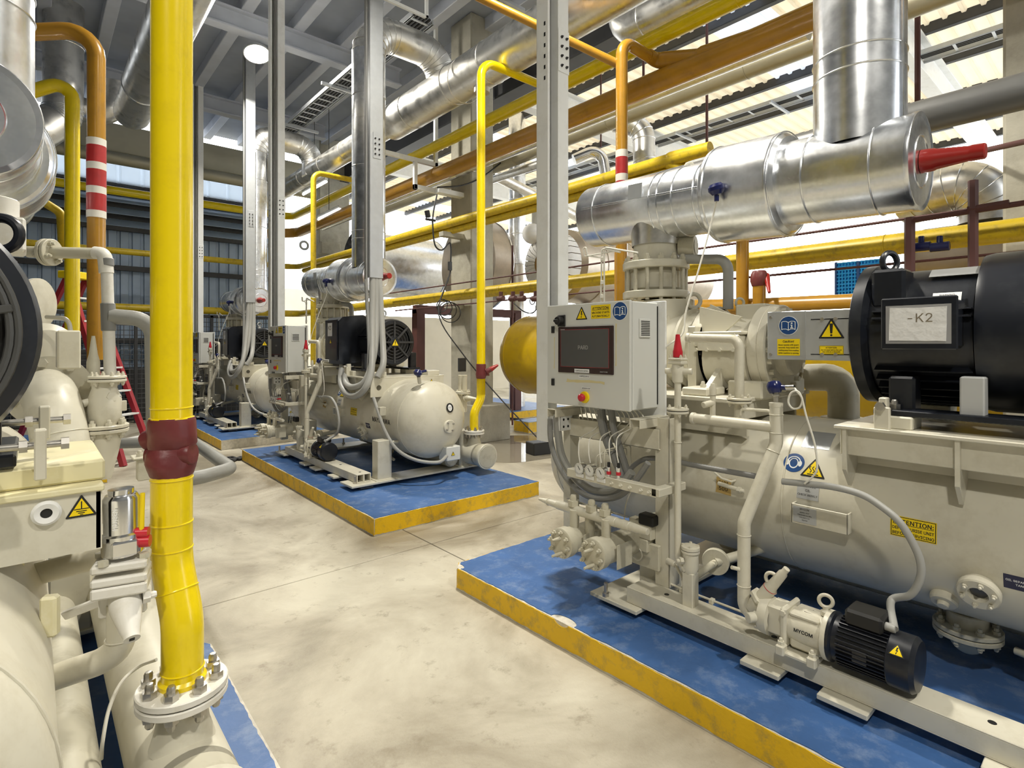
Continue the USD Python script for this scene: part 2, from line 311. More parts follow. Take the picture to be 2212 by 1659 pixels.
def sign_triangle(s, kind):
    out = [('sign_border', flat(tri(s).buffer(-.03 * s).buffer(.03 * s), 0, T), 'sign_black'), ('sign_field', flat(tri(s, .07 * s), T, .0004), 'sign_yellow')]
    if kind == 'shock': g = affinity.scale(sym_bolt(s)[0], s * .8, s * .8, origin=(0, 0))
    elif kind == 'alert': g = unary_union([Polygon([(-.05, .32), (.05, .32), (.025, -.06), (-.025, -.06)]).buffer(.015), Point(0, -.15).buffer(.042)]); g = affinity.scale(g, s, s, origin=(0, 0))
    elif kind == 'earth': g = affinity.scale(unary_union([LineString([(0, .30), (0, .04)]).buffer(.018), LineString([(-.22, .02), (.22, .02)]).buffer(.016), LineString([(-.15, -.06), (.15, -.06)]).buffer(.016), LineString([(-.09, -.13), (.09, -.13)]).buffer(.016), LineString([(-.04, -.19), (.04, -.19)]).buffer(.014)]), s, s, origin=(0, 0))
    else:
        w = [LineString([(x + .045 * math.sin(6.28 * t), -.09 + .26 * t) for t in np.linspace(0, 1, 14)]).buffer(.016) for x in (-.12, 0, .12)]
        g = affinity.scale(unary_union(w + [LineString([(-.2, -.17), (.2, -.17)]).buffer(.022)]), s, s, origin=(0, 0))
    out.append(('sign_symbol', flat(g, T + .0004, .0004), 'sign_black')); return out
def sign_manual(s):
    r = s / 2; out = [('sign_border', flat(Point(0, 0).buffer(r, 24), 0, T), 'sign_white'), ('sign_field', flat(Point(0, 0).buffer(r * .94, 24), T, .0004), 'sign_blue')]
    book = Polygon([(-.36, .20), (-.27, .24), (-.12, .24), (0, .18), (.12, .24), (.27, .24), (.36, .20), (.36, -.24), (.27, -.20), (.12, -.20), (0, -.26), (-.12, -.20), (-.27, -.20), (-.36, -.24)])
    g = unary_union([book.difference(book.buffer(-.035)), LineString([(0, .18), (0, -.25)]).buffer(.018), Point(.17, .12).buffer(.045), Polygon([(.11, .04), (.20, .04), (.20, -.10), (.24, -.10), (.24, -.14), (.10, -.14), (.10, -.10), (.14, -.10), (.14, 0), (.11, 0)])])
    out.append(('sign_symbol', flat(affinity.scale(g, s, s, origin=(0, 0)), T + .0004, .0004), 'sign_white')); return out
def sign_ears(s, white='sign_white', blue='sign_blue'):
    r = s / 2; out = [('sign_border', flat(Point(0, 0).buffer(r, 24), 0, T), blue)]
    face = affinity.scale(Point(0, 0).buffer(.24, 16), .95, 1.15)
    g = unary_union([affinity.translate(face, 0, -.03).difference(affinity.translate(face.buffer(-.05), 0, -.02)), Point(0, .02).buffer(.33).difference(Point(0, .02).buffer(.28)).intersection(Polygon([(-.5, .08), (.5, .08), (.5, .5), (-.5, .5)])),
                     affinity.translate(affinity.scale(Point(0, 0).buffer(.1), .9, 1.5), -.30, -.02), affinity.translate(affinity.scale(Point(0, 0).buffer(.1), .9, 1.5), .30, -.02)])
    out.append(('sign_symbol', flat(affinity.scale(g, s, s, origin=(0, 0)), T, .0004), white)); return out
def sign_mask(s):
    r = s / 2; out = [('sign_border', flat(Point(0, 0).buffer(r, 24), 0, T), 'sign_black')]
    f = affinity.scale(Point(0, 0).buffer(.3, 16), .95, 1.15).difference(unary_union([Point(-.11, .06).buffer(.05), Point(.11, .06).buffer(.05), LineString([(-.04, -.2), (-.03, -.1), (.03, -.1), (.04, -.2)]).buffer(.015)]))
    out.append(('sign_symbol', flat(affinity.scale(f, s, s, origin=(0, 0)), T, .0004), 'sign_white')); return out
def sign_text(w, h, lines, plate='sign_yellow', ink='sign_black', border=True, underline=False):
    """lines: (text, cap height, y of the middle)"""
    base = Polygon([(-w / 2, -h / 2), (w / 2, -h / 2), (w / 2, h / 2), (-w / 2, h / 2)]); out = [('sign_field', flat(base, 0, T), plate)]
    if border: out.append(('sign_border', flat(base.buffer(-.03 * h, join_style=2).difference(base.buffer(-.06 * h, join_style=2)), T, .0003), ink))
    ms = []
    for t, c, y in lines:
        m = text_flat(t, c, 0, y, T, .0004, bold=True); wd = m.bounds[1, 0] - m.bounds[0, 0]
        if wd > w * .9: m.apply_scale([w * .9 / wd, 1, 1])
        ms.append(m)
        if underline and t.startswith('ATT'):
            b = m.bounds; ms.append(flat(Polygon([(b[0, 0], y - c * .78), (b[1, 0], y - c * .78), (b[1, 0], y - c * .66), (b[0, 0], y - c * .66)]), T, .0004))
    if ms: out.append(('lettering', J(ms), ink))
    return out
def stick(parent, name, layers, place):
    """the plate is a part, its print sub-parts; place bends or lays each flat mesh"""
    p = None
    for n, m, mat in layers:
        m = place(m)
        if p is None: p = part(parent, name, m, mat, smooth=False)
        else: part(p, n, m, mat, smooth=False)
    return p
def on_x(x, y, z): return lambda m: orient(m, (x, y, z), (0, -1, 0), (0, 0, 1))      # on a face turned to the aisle
def on_y(x, y, z): return lambda m: orient(m, (x, y, z), (1, 0, 0), (0, 0, 1))       # on a face turned to -y
# ------------------------------------------------------------------ the building
rng = random.Random(7); nrng = np.random.default_rng(5)
fl = thing('floor', 'pale stained concrete floor of the plant room with saw-cut joints', None, kind='structure')
XB, YB = [-8, 2.42, 8.0, 30], [-7, 3.77, 9.6, 16.0, 34]
for i in range(3):
    for j in range(4): part(fl, 'slab', bx(XB[i] + .004, XB[i + 1] - .004, YB[j] + .004, YB[j + 1] - .004, -.15, 0, .003), 'floor')
part(fl, 'joint_filler', bx(-8, 30, -7, 34, -.16, -.007), 'dark_steel')

def jag(pts, amp, seed, step=.03):
    g = np.random.default_rng(seed); out = []
    for a, b in zip(pts, pts[1:] + pts[:1]):
        a, b = np.array(a, float), np.array(b, float); n = max(2, int(np.linalg.norm(b - a) / step)); nr = unit(np.array([a[1] - b[1], b[0] - a[0]]))
        w = np.interp(np.arange(n), np.arange(0, n + 6, 3), g.random(len(np.arange(0, n + 6, 3)))) * .6 + g.random(n) * .4
        for k in range(n): out.append(a + (b - a) * k / n + nr * amp * w[k])
    return Polygon(out).buffer(0)
def plinth(label, poly, z, sides, seed, chips=()):
    t = thing('plinth', label, 'concrete plinth', (poly[0][0], poly[0][1], 0), group=None)
    part(t, 'concrete_block', prism(Polygon(poly), z - .004, (0, 0, 0), (1, 0, 0), (0, 1, 0)), 'chipped_concrete')
    top = jag(poly, .016, seed)
    for cx, cy, cr in chips: top = top.difference(affinity.scale(Point(cx, cy).buffer(cr, 5), .5, 1))
    part(t, 'blue_top', prism(top, .004, (0, 0, z - .004), (1, 0, 0), (0, 1, 0)), 'plinth_blue', 'blue painted top')
    n = len(poly)
    for i in sides:
        a, b = np.array(poly[i], float), np.array(poly[(i + 1) % n], float); L = np.linalg.norm(b - a); d = (b - a) / L
        g = jag([(0, .006), (L, .006), (L, z), (0, z)], .012, seed + 3 + i, .025)
        for cx, cy, cr in chips:
            s = (np.array([cx, cy]) - a) @ d; g = g.difference(affinity.scale(Point(s, z).buffer(cr * .62, 6), 1, .5))
        nr = np.array([d[1], -d[0]])
        part(t, 'yellow_edge', prism(g, .004, (*a, 0), (d[0], d[1], 0), (0, 0, 1)), 'plinth_yellow', 'yellow painted edge')
    return t
plinth('blue-topped plinth with yellow edges under the nearest machine, right foreground', [(2.12, -1.6), (4.05, -1.6), (4.05, 3.02), (2.16, 3.02), (2.10, 2.96)], .142, (2, 3, 4), 1, [(2.12, 2.02, .085), (2.12, 2.98, .06)])
plinth('blue-topped plinth with yellow edges under the middle machine, its corner pointing at the aisle', [(2.15, 4.22), (4.05, 4.22), (4.05, 8.2), (2.19, 8.2)], .152, (0, 3), 2, [(2.16, 6.2, .03)])
pf = plinth('blue-topped plinth with a bare concrete end under the farthest machine', [(2.16, 9.2), (4.05, 9.28), (4.05, 13.2), (2.16, 13.2)], .15, (3,), 3)
plinth('blue plinth at the left edge of the aisle under the yellow riser', [(-2.6, 1.02), (.64, 1.02), (.665, 3.02), (.60, 3.12), (.52, 3.16), (.52, 5.1), (-2.6, 5.1)], .13, (), 4)
plinth('blue plinth with a short yellow end behind the white valve on the left', [(-2.6, 7.9), (.66, 7.9), (.66, 12.0), (-2.6, 12.0)], .13, (0,), 5)
plinth('low plinth with a yellow rim below the yellow receiver tank', [(5.9, 8.9), (9.5, 8.9), (9.5, 12.6), (5.9, 12.6)], .16, (0, 3), 6)
plinth('small yellow-painted plinth on the wet floor behind the concrete column', [(6.05, 7.6), (6.5, 7.6), (6.5, 8.1), (6.05, 8.1)], .16, (0, 3), 7)
plinth('small yellow-edged block on the floor left of the control cabinet post', [(6.75, 7.3), (8.4, 7.3), (8.4, 7.7), (6.75, 7.7)], .2, (0, 3), 8)

# ceiling slab with ribs over the aisle, open canopy roof over the yard on the right
ce = thing('ceiling', 'grey concrete ceiling slab with ribs above the aisle', None, (0, 0, 7), kind='structure')
part(ce, 'deck', bx(-8, 6.4, -7, 16.2, 7.15, 7.4), 'ceiling_flare_blue')
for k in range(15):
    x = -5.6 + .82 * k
    if x < 6.2: part(ce, 'rib', bx(x - .09, x + .09, -7, 16, 6.95, 7.16, .01), 'beam_flare_blue')
for y in (-2.6, 3.6, 9.55, 13.2): part(ce, 'cross_beam', J(bx(-8, 5.4, y - .1, y + .1, 6.62, 6.65), bx(-8, 5.4, y - .012, y + .012, 6.65, 6.94), bx(-8, 5.4, y - .1, y + .1, 6.92, 6.95)), 'beam_flare_blue')
part(ce, 'edge_beam', J(bx(6.32, 6.62, -7, 16, 6.05, 6.09), bx(6.45, 6.49, -7, 16, 6.09, 6.75), bx(6.32, 6.62, -7, 16, 6.75, 6.79)), 'dark_steel')
def corrugated(u0, u1, v0, v1, period, depth, flatw=.62):
    """trapezoid ribs running along v; (u, v, h) mesh"""
    us, hs, u = [], [], u0
    while u < u1 - 1e-6:
        for f, h in ((0, 0), (flatw, 0), (flatw + .08, 1), (.92, 1)):
            if u + f * period <= u1: us.append(u + f * period); hs.append(h * depth)
        u += period
    us.append(u1); hs.append(0); us, hs = np.array(us), np.array(hs); n = len(us)
    top = np.r_[np.c_[us, np.full(n, v0), hs], np.c_[us, np.full(n, v1), hs]]; bot = top - [0, 0, .004]; V = np.vstack([top, bot]); Fc = []
    for i in range(n - 1):
        Fc += [(i, i + 1, n + i + 1), (i, n + i + 1, n + i), (2 * n + i, 3 * n + i + 1, 2 * n + i + 1), (2 * n + i, 3 * n + i, 3 * n + i + 1)]
        Fc += [(i, 2 * n + i, 2 * n + i + 1), (i, 2 * n + i + 1, i + 1), (n + i, n + i + 1, 3 * n + i + 1), (n + i, 3 * n + i + 1, 3 * n + i)]
    return trimesh.Trimesh(V, Fc, process=False)
rf = thing('roof', 'corrugated canopy roof with dark purlins and skylight sheets over the yard', None, (6.5, 0, 7), kind='structure')
for k in range(26):
    y0 = -6.0 + k
    sk = k % 7 in (3,)
    part(rf, 'skylight_sheet' if sk else 'roof_sheet', orient(corrugated(0, 1.0, 0, 12.2, .25, .05), (6.5, y0, 7.12), (0, 1, 0), (1, 0, 0)), 'skylight_sheet' if sk else 'roof_sheet', 'pale translucent sheet' if sk else None, smooth=False)
for x in (7.3, 8.75, 10.1, 11.6, 13.1, 15.1, 17.1, 18.6): part(rf, 'purlin', J(bx(x - .05, x + .05, -6, 20, 6.94, 6.955), bx(x - .05, x - .03, -6, 20, 6.955, 7.09), bx(x - .05, x + .05, -6, 20, 7.09, 7.115)), 'dark_steel')
for y in (-3.0, 2.6, 8.1, 13.6): part(rf, 'rafter', J(bx(6.5, 18.8, y - .12, y + .12, 6.30, 6.33), bx(6.5, 18.8, y - .02, y + .02, 6.33, 6.9), bx(6.5, 18.8, y - .12, y + .12, 6.9, 6.938)), 'post_white')

# end wall: blue sheets below, louvres, pale daylight strip above
wb = thing('wall_far', 'blue-grey corrugated end wall with a pale daylight strip above', None, (0, 16, 0), kind='structure')
for k in range(14):
    x0 = -8 + k * .95
    part(wb, 'wall_sheet', orient(corrugated(0, .95, 0, 4.35, .237, .04), (x0 + .95, 16.05, 0), (-1, 0, 0), (0, 0, 1)), 'blue_sheet', smooth=False)
    part(wb, 'daylight_sheet', orient(corrugated(0, .95, 0, 1.05, .475, .03, .8), (x0 + .95, 16.05, 5.45), (-1, 0, 0), (0, 0, 1)), 'light_strip', smooth=False)
part(wb, 'louvre_backing', bx(-8, 5.3, 16.1, 16.12, 4.3, 5.5), 'dark_steel')
for z in (4.5, 4.78, 5.06): part(wb, 'louvre', obox((-1.35, 16.0, z), (6.65, .14, .012), (1, 0, 0), (0, .75, .66)), 'blue_sheet')
for z in (1.7, 3.42, 4.36, 5.18): part(wb, 'girt', bx(-8, 5.3, 15.9, 15.99, z - .06, z + .06), 'dark_steel')
part(wb, 'top_rail', bx(-8, 5.3, 15.95, 16.1, 6.5, 6.6), 'dark_steel')
solo('wall_left', 'plain grey side wall behind the left row of machines', None, bx(-8.2, -8, -7, 16.2, 0, 7.2), 'end_wall_grey', kind='structure')
solo('wall_near', 'plain grey end wall behind the viewer', None, bx(-8, 6.4, -7.2, -7, 0, 7.2), 'end_wall_grey', kind='structure')
solo('wall_right', 'plain added wall out of view that cuts daylight on the nearest machine', None, bx(8.6, 8.8, -7, .45, 0, 6.9), 'end_wall_grey', kind='structure')  # unseen wall, added to cut daylight on the near machine
solo('girder', 'olive-grey box girder crossing high in front of the end wall', 'girder', bx(-8, 5.6, 14.5, 14.75, 5.75, 6.35, .01), 'olive_duct')
solo('crossing_duct', 'olive round duct running crossways below the girder at the end wall', 'duct', [cyl((-8, 14.3, 5.55), (5.6, 14.3, 5.55), .13), [ring((x, 14.3, 5.55), (1, 0, 0), .132, .01) for x in (-1, .6, 2.2, 3.8)]], 'olive_duct')

# concrete columns of the middle line
def column(x0, x1, y0, y1, label, ped=True):
    t = thing('column', label, 'concrete column', ((x0 + x1) / 2, (y0 + y1) / 2, 0)); part(t, 'shaft', bx(x0, x1, y0, y1, 0, 7.15, .02), 'concrete_column')
    if ped: part(t, 'pedestal', bx(x0 - .02, x1 + .14, y0 - .28, y1, 0, .6, .012), 'concrete_column')
    return t
cm = column(5.50, 5.98, 7.35, 7.95, 'rough concrete column with a pedestal behind the middle machine')
column(5.48, 5.98, .22, .70, 'grey concrete column cut by the right edge of the picture', False)
cf = column(5.75, 6.6, 14.4, 15.0, 'hazy concrete column at the end of the hall beside the bright opening', False)
part(cf, 'eye_hook', ring(at(657, 530, y=14.36), (0, 1, 0), .1, .03), 'galvanised')
part(cf, 'corbel', bx(5.7, 6.2, 14.1, 14.4, 4.0, 4.3), 'concrete_column')
# yard beyond the open side
solo('yard_wall', 'long low sunlit wall across the yard on the right', 'wall', bx(24, 24.3, -10, 34, 0, 2.4), 'outdoor_wall')
solo('yard_screen', 'beige wall in the shade behind the rust-red portal', 'wall', bx(6.9, 14, 15.6, 15.8, 0, 2.5), 'outdoor_wall')
solo('yard_building', 'pale building beyond the opening of the end wall', 'building', bx(6.2, 12, 26, 30, 0, 4.2), 'outdoor_wall')

# ------------------------------------------------------------------ lamps
for i, (p, s) in enumerate(LAMPS):
    p = np.array(p); d = unit(np.array([0, -.35, -1.0]))
    t = thing('flood_lamp', ['glowing floodlight below the ceiling beam at the top left of the picture', 'floodlight over the aisle above the viewer', 'floodlight over the aisle behind the viewer', 'floodlight over the left row of machines'][i], 'lamp', p)
    part(t, 'housing', lathe([(0, .16), (.08, .16), (.1, .1), (.2, .05), (.215, 0), (.2, 0), (.19, .03), (0, .03)], p, -d, 28), 'galvanised')
    part(t, 'glowing_face', lathe([(0, .0), (.19, .0), (.19, .01), (0, .01)], p, -d, 28), 'lamp_glow')
    part(t, 'bracket', pipe([p - d * .1, p + vec(0, 0, .168)], .015), 'galvanised')
    L = UsdLux.DiskLight.Define(stage, t + '/light'); L.CreateRadiusAttr(.19); L.CreateIntensityAttr(LAMP_POWER * s); L.CreateColorAttr(Gf.Vec3f(1.0, .95, .84))
    o = d * .02; L.AddTranslateOp().Set(Gf.Vec3d(*map(float, o))); L.AddRotateXYZOp().Set(Gf.Vec3f(-math.degrees(math.asin(.35 / math.hypot(1, .35))), 0, 0))
# ------------------------------------------------------------------ the compressor sets: the nearest one is modelled in place, then set again further along
AX, AZ, VR = 3.25, .79, .41
X_, Y_, Z_ = vec(1, 0, 0), vec(0, 1, 0), vec(0, 0, 1)
MID, FAR = vec(0, 5.42, .006), vec(0, 10.3, .006)
ZP = .142
def surf(theta, y, out=0.0): return vec(AX - (VR + out) * math.sin(theta), y, AZ + (VR + out) * math.cos(theta))
def rad(theta): return vec(-math.sin(theta), 0, math.cos(theta))
def theta_of(px, py, R=VR):
    """where the line of sight meets the tank: the angle from straight up and the y there"""
    d = F_ + (px - CXP) / FPX * R_ + vec(0, 0, (HOR - py) / FPX); a = d[0] ** 2 + d[2] ** 2; ox, oz = -AX, EYE - AZ
    b = ox * d[0] + oz * d[2]; D = (-b - math.sqrt(max(b * b - a * (ox * ox + oz * oz - R * R), 0))) / a
    return math.atan2(AX - D * d[0], EYE + D * d[2] - AZ), D * d[1]

# --- skid
sk = thing('base_skid', 'cream base skid with long rails and foot plates under the nearest machine', 'base frame', (3.2, .8, ZP))
for x0, x1 in ((2.45, 2.605), (3.9, 4.055)):
    part(sk, 'rail', J(bx(x0, x1, -.22, 1.86, .272, .28), bx(x0, x1, -.22, 1.86, .195, .203), bx(x0, x0 + .012, -.22, 1.86, .2, .275), bx(x1 - .012, x1, -.22, 1.86, .2, .275), bx((x0 + x1) / 2 - .008, (x0 + x1) / 2 + .008, -.22, 1.86, .2, .275)), 'cream')
part(sk, 'cross_plate', bx(2.36, 4.1, -.30, -.02, .172, .194), 'cream'); part(sk, 'cross_plate', bx(2.40, 4.1, 1.76, 2.08, .172, .194), 'cream')
for y0, y1 in ((1.02, 1.19), (.69, .87), (.2, .36)): part(sk, 'foot_plate', bx(2.385, 2.62, y0, y1, .172, .194), 'cream')
for y0, y1 in ((-.28, -.04), (1.8, 2.04), (1.04, 1.17), (.71, .85), (.22, .34)): part(sk, 'shim', bx(2.46, 2.6, y0, y1, ZP, .173), 'dark_steel')
for x, y in ((2.42, 1.98), (2.44, -.2), (3.3, 2.0)): part(sk, 'anchor_bolt', J(cyl((x, y, .19), (x, y, .27), .011, n=10), bolt((x, y, .194), Z_, .02, stud=0)), 'steel_bolt')
for x0, x1 in ((2.66, 2.82), (3.68, 3.84)):
    for y0, y1 in ((-.26, -.13), (1.75, 1.93)):
        part(sk, 'leg', J(bx(x0, x1, y0, y1, .19, .60, .006), bx(x0 - .03, x1 + .03, y0 - .02, y1 + .02, .19, .205)), 'cream')
for y in (1.66, 1.1, .35, -.12): part(sk, 'bolt_hole', cyl((2.53, y, .2795), (2.53, y, .2812), .013, n=12), 'black')
part(sk, 'drain_line', pipe([(2.62, 1.72, .5), (2.62, 1.72, .30), (2.62, 1.6, .295), (2.615, 1.2, .295)], .006, .03, 8), 'cream')
for y in (1.62, 1.45, 1.25): part(sk, 'pipe_clip', bx(2.6, 2.63, y - .012, y + .012, .28, .306), 'cream')

# --- oil separator tank
tk = thing('oil_separator', 'big cream horizontal tank lying along the nearest machine with warning labels', 'tank', (AX, 1.0, AZ))
part(tk, 'shell', lathe([(VR, -.38), (VR, 2.78)], (AX, 0, AZ), Y_, 72), 'cream')
part(tk, 'end_dome', dished((AX, -.38, AZ), -Y_, VR, .22, 60), 'cream'); part(tk, 'end_dome', dished((AX, 2.78, AZ), Y_, VR, .22, 60), 'cream')
for y in (-.38, 1.2, 2.78): part(tk, 'weld_seam', ring((AX, y, AZ), Y_, VR + .0005, .004, 72, 6), 'cream')
# sight glass, plug, drain
th, y = theta_of(2117, 1268); c, d = surf(th, y), rad(th)
part(tk, 'sight_glass_boss', lathe([(.06, -.02), (.06, .012), (.071, .02), (.071, .045), (.066, .05), (.034, .05), (.029, .035), (.029, .0)], c, d, 32), 'cream')
part(tk, 'sight_glass', lathe([(0, .028), (.03, .028)], c, d, 24), 'screen_dark'); bolts(tk, circle_pts(c + d * .05, d, .052, 6, .3), d, .010, 'cream')
th, y = theta_of(2040, 1290); c, d = surf(th, y), rad(th)
part(tk, 'plug', lathe([(.05, -.01), (.05, .02), (.044, .028), (.022, .028), (.02, .045), (0, .047)], c, d, 24), 'cream')
c = surf(math.pi * .985, .52); 
part(tk, 'drain_neck', cyl((AX - .1, .52, .41), (AX - .1, .52, .30), .075, n=24), 'cream_dull')
flange(tk, (AX - .1, .52, .33), -Z_, .125, .022, 8, .015, 'cream_dull', bolt_mat='cream_dull')
part(tk, 'drain_cap', dished((AX - .1, .52, .305), -Z_, .07, .08, 20), 'cream_dull')
part(tk, 'drain_valve', J(cyl((AX - .12, .36, .31), (AX - .2, .08, .31), .016), cyl((AX - .15, .3, .31), (AX - .15, .3, .36), .014)), 'cream_dull')
th, y = theta_of(1563, 1050); 
part(tk, 'level_tag', wrap(flat(jag([(-.045, -.045), (.045, -.045), (.045, .045), (-.045, .045)], .008, 31), 0, .002), AX, AZ, VR, th, y), 'tag_brown', 'brown torn paper tag')
part(tk, 'tag_lettering', wrap(J(text_flat('TARA', .016, 0, .018, .002), text_flat('500', .02, 0, -.014, .002)), AX, AZ, VR, th, y), 'sign_black')
th, y = theta_of(1580, 1046); c = surf(th, y, .03)
part(tk, 'test_valve', J(pipe([c + vec(.03, -.02, .02), c + vec(-.01, -.02, .02), c + vec(-.02, .03, .03), c + vec(-.02, .07, .055)], .006, .01, 8), cyl(c + vec(0, .06, -.005), c + vec(0, -.07, -.02), .011), bolt(c + vec(0, -.05, -.02), -Y_, .018)), 'cream')
# labels
th, y = theta_of(1715, 999); stick(tk, 'ear_protection_sign', sign_ears(.10), lambda m: wrap(m, AX, AZ, VR, th, y))
th2, y2 = theta_of(1757, 1017); stick(tk, 'hot_surface_sign', sign_triangle(.115, 'hot'), lambda m: wrap(m, AX, AZ, VR, th2, y2))
th3, y3 = theta_of(1768, 950); part(tk, 'bare_metal_patch', wrap(flat(Polygon([(-.065, -.06), (.065, -.06), (.065, .06), (-.065, .06)]), 0, .0012), AX, AZ, VR, th3, y3), 'galvanised', 'bare grey metal patch')
th4, y4 = theta_of(1745, 1060); stick(tk, 'data_label', sign_text(.1, .085, [('SERVICE', .012, .022), ('OIL', .01, 0), ('CHECK WEEKLY', .009, -.022)], 'label_grey', 'label_print', False), lambda m: wrap(m, AX, AZ, VR, th4, y4))
th5, y5 = theta_of(1972, 1143); stick(tk, 'attention_sign', sign_text(.165, .088, [('ATTENTION:', .017, .022), ('DEPRESSURISE UNIT', .012, -.006), ('BEFORE SERVICING', .012, -.028)], underline=True), lambda m: wrap(m, AX, AZ, VR, th5, y5))
th6, y6 = theta_of(2205, 1262); stick(tk, 'navy_label', sign_text(.10, .06, [('OIL SEPARATOR', .008, .008), ('TANK', .008, -.008)], 'label_navy', 'sign_white', False), lambda m: wrap(m, AX, AZ, VR, th6, y6))
p0 = at(1711, 1125, x=2.80); p1 = at(1833, 1128, x=2.80)
np_ = part(tk, 'nameplate_bracket', J(bx(2.79, 2.796, p1[1], p0[1], .735, .83), bx(2.79, 2.87, p1[1], p1[1] + .006, .735, .83), bx(2.79, 2.87, p0[1] - .006, p0[1], .735, .83)), 'cream')
stick(np_, 'nameplate', sign_text(.105, .075, [('MYCOM', .008, .028), ('SERIAL 2017', .005, .012), ('PRESSURE 2.6 MPa', .005, 0), ('VOLUME 0.46', .005, -.012), ('TESTED', .005, -.024)], 'label_grey', 'label_print', False), on_x(2.789, p0[1] - .062, .783))
stick(tk, 'maker_lettering', [('l', wrap(text_flat('MAYEKAWA', .05, 0, 0, 0, .001, True), AX, AZ, VR, math.radians(92), -.02), 'sign_black')], lambda m: m)
# end dome fittings
dc = vec(AX + .08, -.595, AZ - .06)
part(tk, 'end_boss', lathe([(.07, -.05), (.07, .02), (.065, .025), (0, .025)], dc, -Y_, 24), 'cream'); bolts(tk, circle_pts(dc - vec(0, .025, 0), -Y_, .05, 4, .6), -Y_, .011, 'steel_bolt')
stick(tk, 'face_mask_sign', sign_mask(.10), lambda m: orient(m, (AX + .10, -.5855, AZ + .135), (.99, .14, 0), (0, .19, .98)))
part(tk, 'junction_box', bx(AX + .05, AX + .23, -.60, -.45, .36, .51, .008), 'cabinet_grey'); stick(tk, 'shock_sign', sign_triangle(.05, 'shock'), on_y(AX + .13, -.602, .43))
part(tk, 'conduit', hose([(AX - .46, .05, 1.02), (AX - .47, -.06, .9), (AX - .46, -.2, .7), (AX - .42, -.38, .52), (AX - .3, -.56, .42), (AX - .1, -.66, .385), (AX + .05, -.6, .42)], .018), 'conduit_grey', 'grey flexible conduit')
part(tk, 'conduit_bracket', bx(AX - .47, AX - .40, -.12, -.05, .84, .93), 'cream')
sb = vec(AX - .17, -.42, AZ + .40)
part(tk, 'sensor_neck', cyl(sb, sb + vec(-.03, -.03, .07), .02), 'cream'); part(tk, 'sensor_head', J(lathe([(0, -.04), (.035, -.025), (.05, 0), (.035, .03), (0, .045)], sb + vec(-.04, -.03, .11), vec(.3, 0, 1), 18), cyl(sb + vec(0, -.03, .12), sb + vec(.06, -.03, .13), .014)), 'sensor_blue', 'dark blue round sensor head')
part(tk, 'lower_lug', cyl((AX - .36, -.30, .58), (AX - .46, -.30, .58), .018), 'cream'); 

# --- motor base frame
mf = thing('motor_pedestal', 'cream welded frame that carries the motor on the nearest machine', 'frame', (AX, .5, 1.235))
part(mf, 'top_plate', bx(2.765, 3.74, .12, .935, 1.219, 1.235), 'cream')
for x in (2.81, 3.68): part(mf, 'apron', bx(x - .008, x + .008, .12, .92, 1.10, 1.22), 'cream')
for y in (.895, .49): part(mf, 'stiffener', prism(Polygon([(2.775, 1.22), (2.96, 1.22), (2.96, 1.075), (2.85, .95), (2.775, 1.035)]), .016, (0, y + .008, 0), (1, 0, 0), (0, 0, 1)), 'cream')
for y in (.895, .49): part(mf, 'stiffener', prism(Polygon([(3.73, 1.22), (3.54, 1.22), (3.54, 1.075), (3.65, .95), (3.73, 1.035)]), .016, (0, y + .008, 0), (1, 0, 0), (0, 0, 1)), 'cream')
part(mf, 'inner_wall', bx(2.93, 2.945, .12, .9, 1.0, 1.22), 'cream'); part(mf, 'inner_wall', bx(3.55, 3.565, .12, .9, 1.0, 1.22), 'cream')
ep = Polygon([(2.78, 1.02), (3.73, 1.02), (3.73, 1.22), (2.78, 1.22)]).difference(Point(2.88, 1.12).buffer(.03, 12)).difference(Point(3.66, 1.12).buffer(.028, 12)).difference(affinity.scale(Point(AX, AZ).buffer(VR - .002, 32), 1, 1))
part(mf, 'end_plate', prism(ep, .015, (0, .135, 0), (1, 0, 0), (0, 0, 1)), 'cream')
stick(mf, 'earth_sign', sign_triangle(.06, 'earth'), on_y(3.56, .119, 1.16))
for x, y in ((2.90, .72), (3.6, .72), (2.90, .2), (3.6, .2)): part(mf, 'motor_pad', bx(x - .08, x + .08, y - .07, y + .07, 1.233, 1.29, .006), 'cream')
jb = part(mf, 'jack_post', J(bx(2.79, 2.84, .735, .765, 1.233, 1.37, .004), bx(2.775, 2.80, .72, .78, 1.233, 1.33, .004)), 'cream')
part(jb, 'jack_screw', J(cyl((2.76, .75, 1.335), (2.88, .75, 1.335), .011), bolt((2.77, .75, 1.335), -X_, .02, stud=0)), 'steel_bolt')

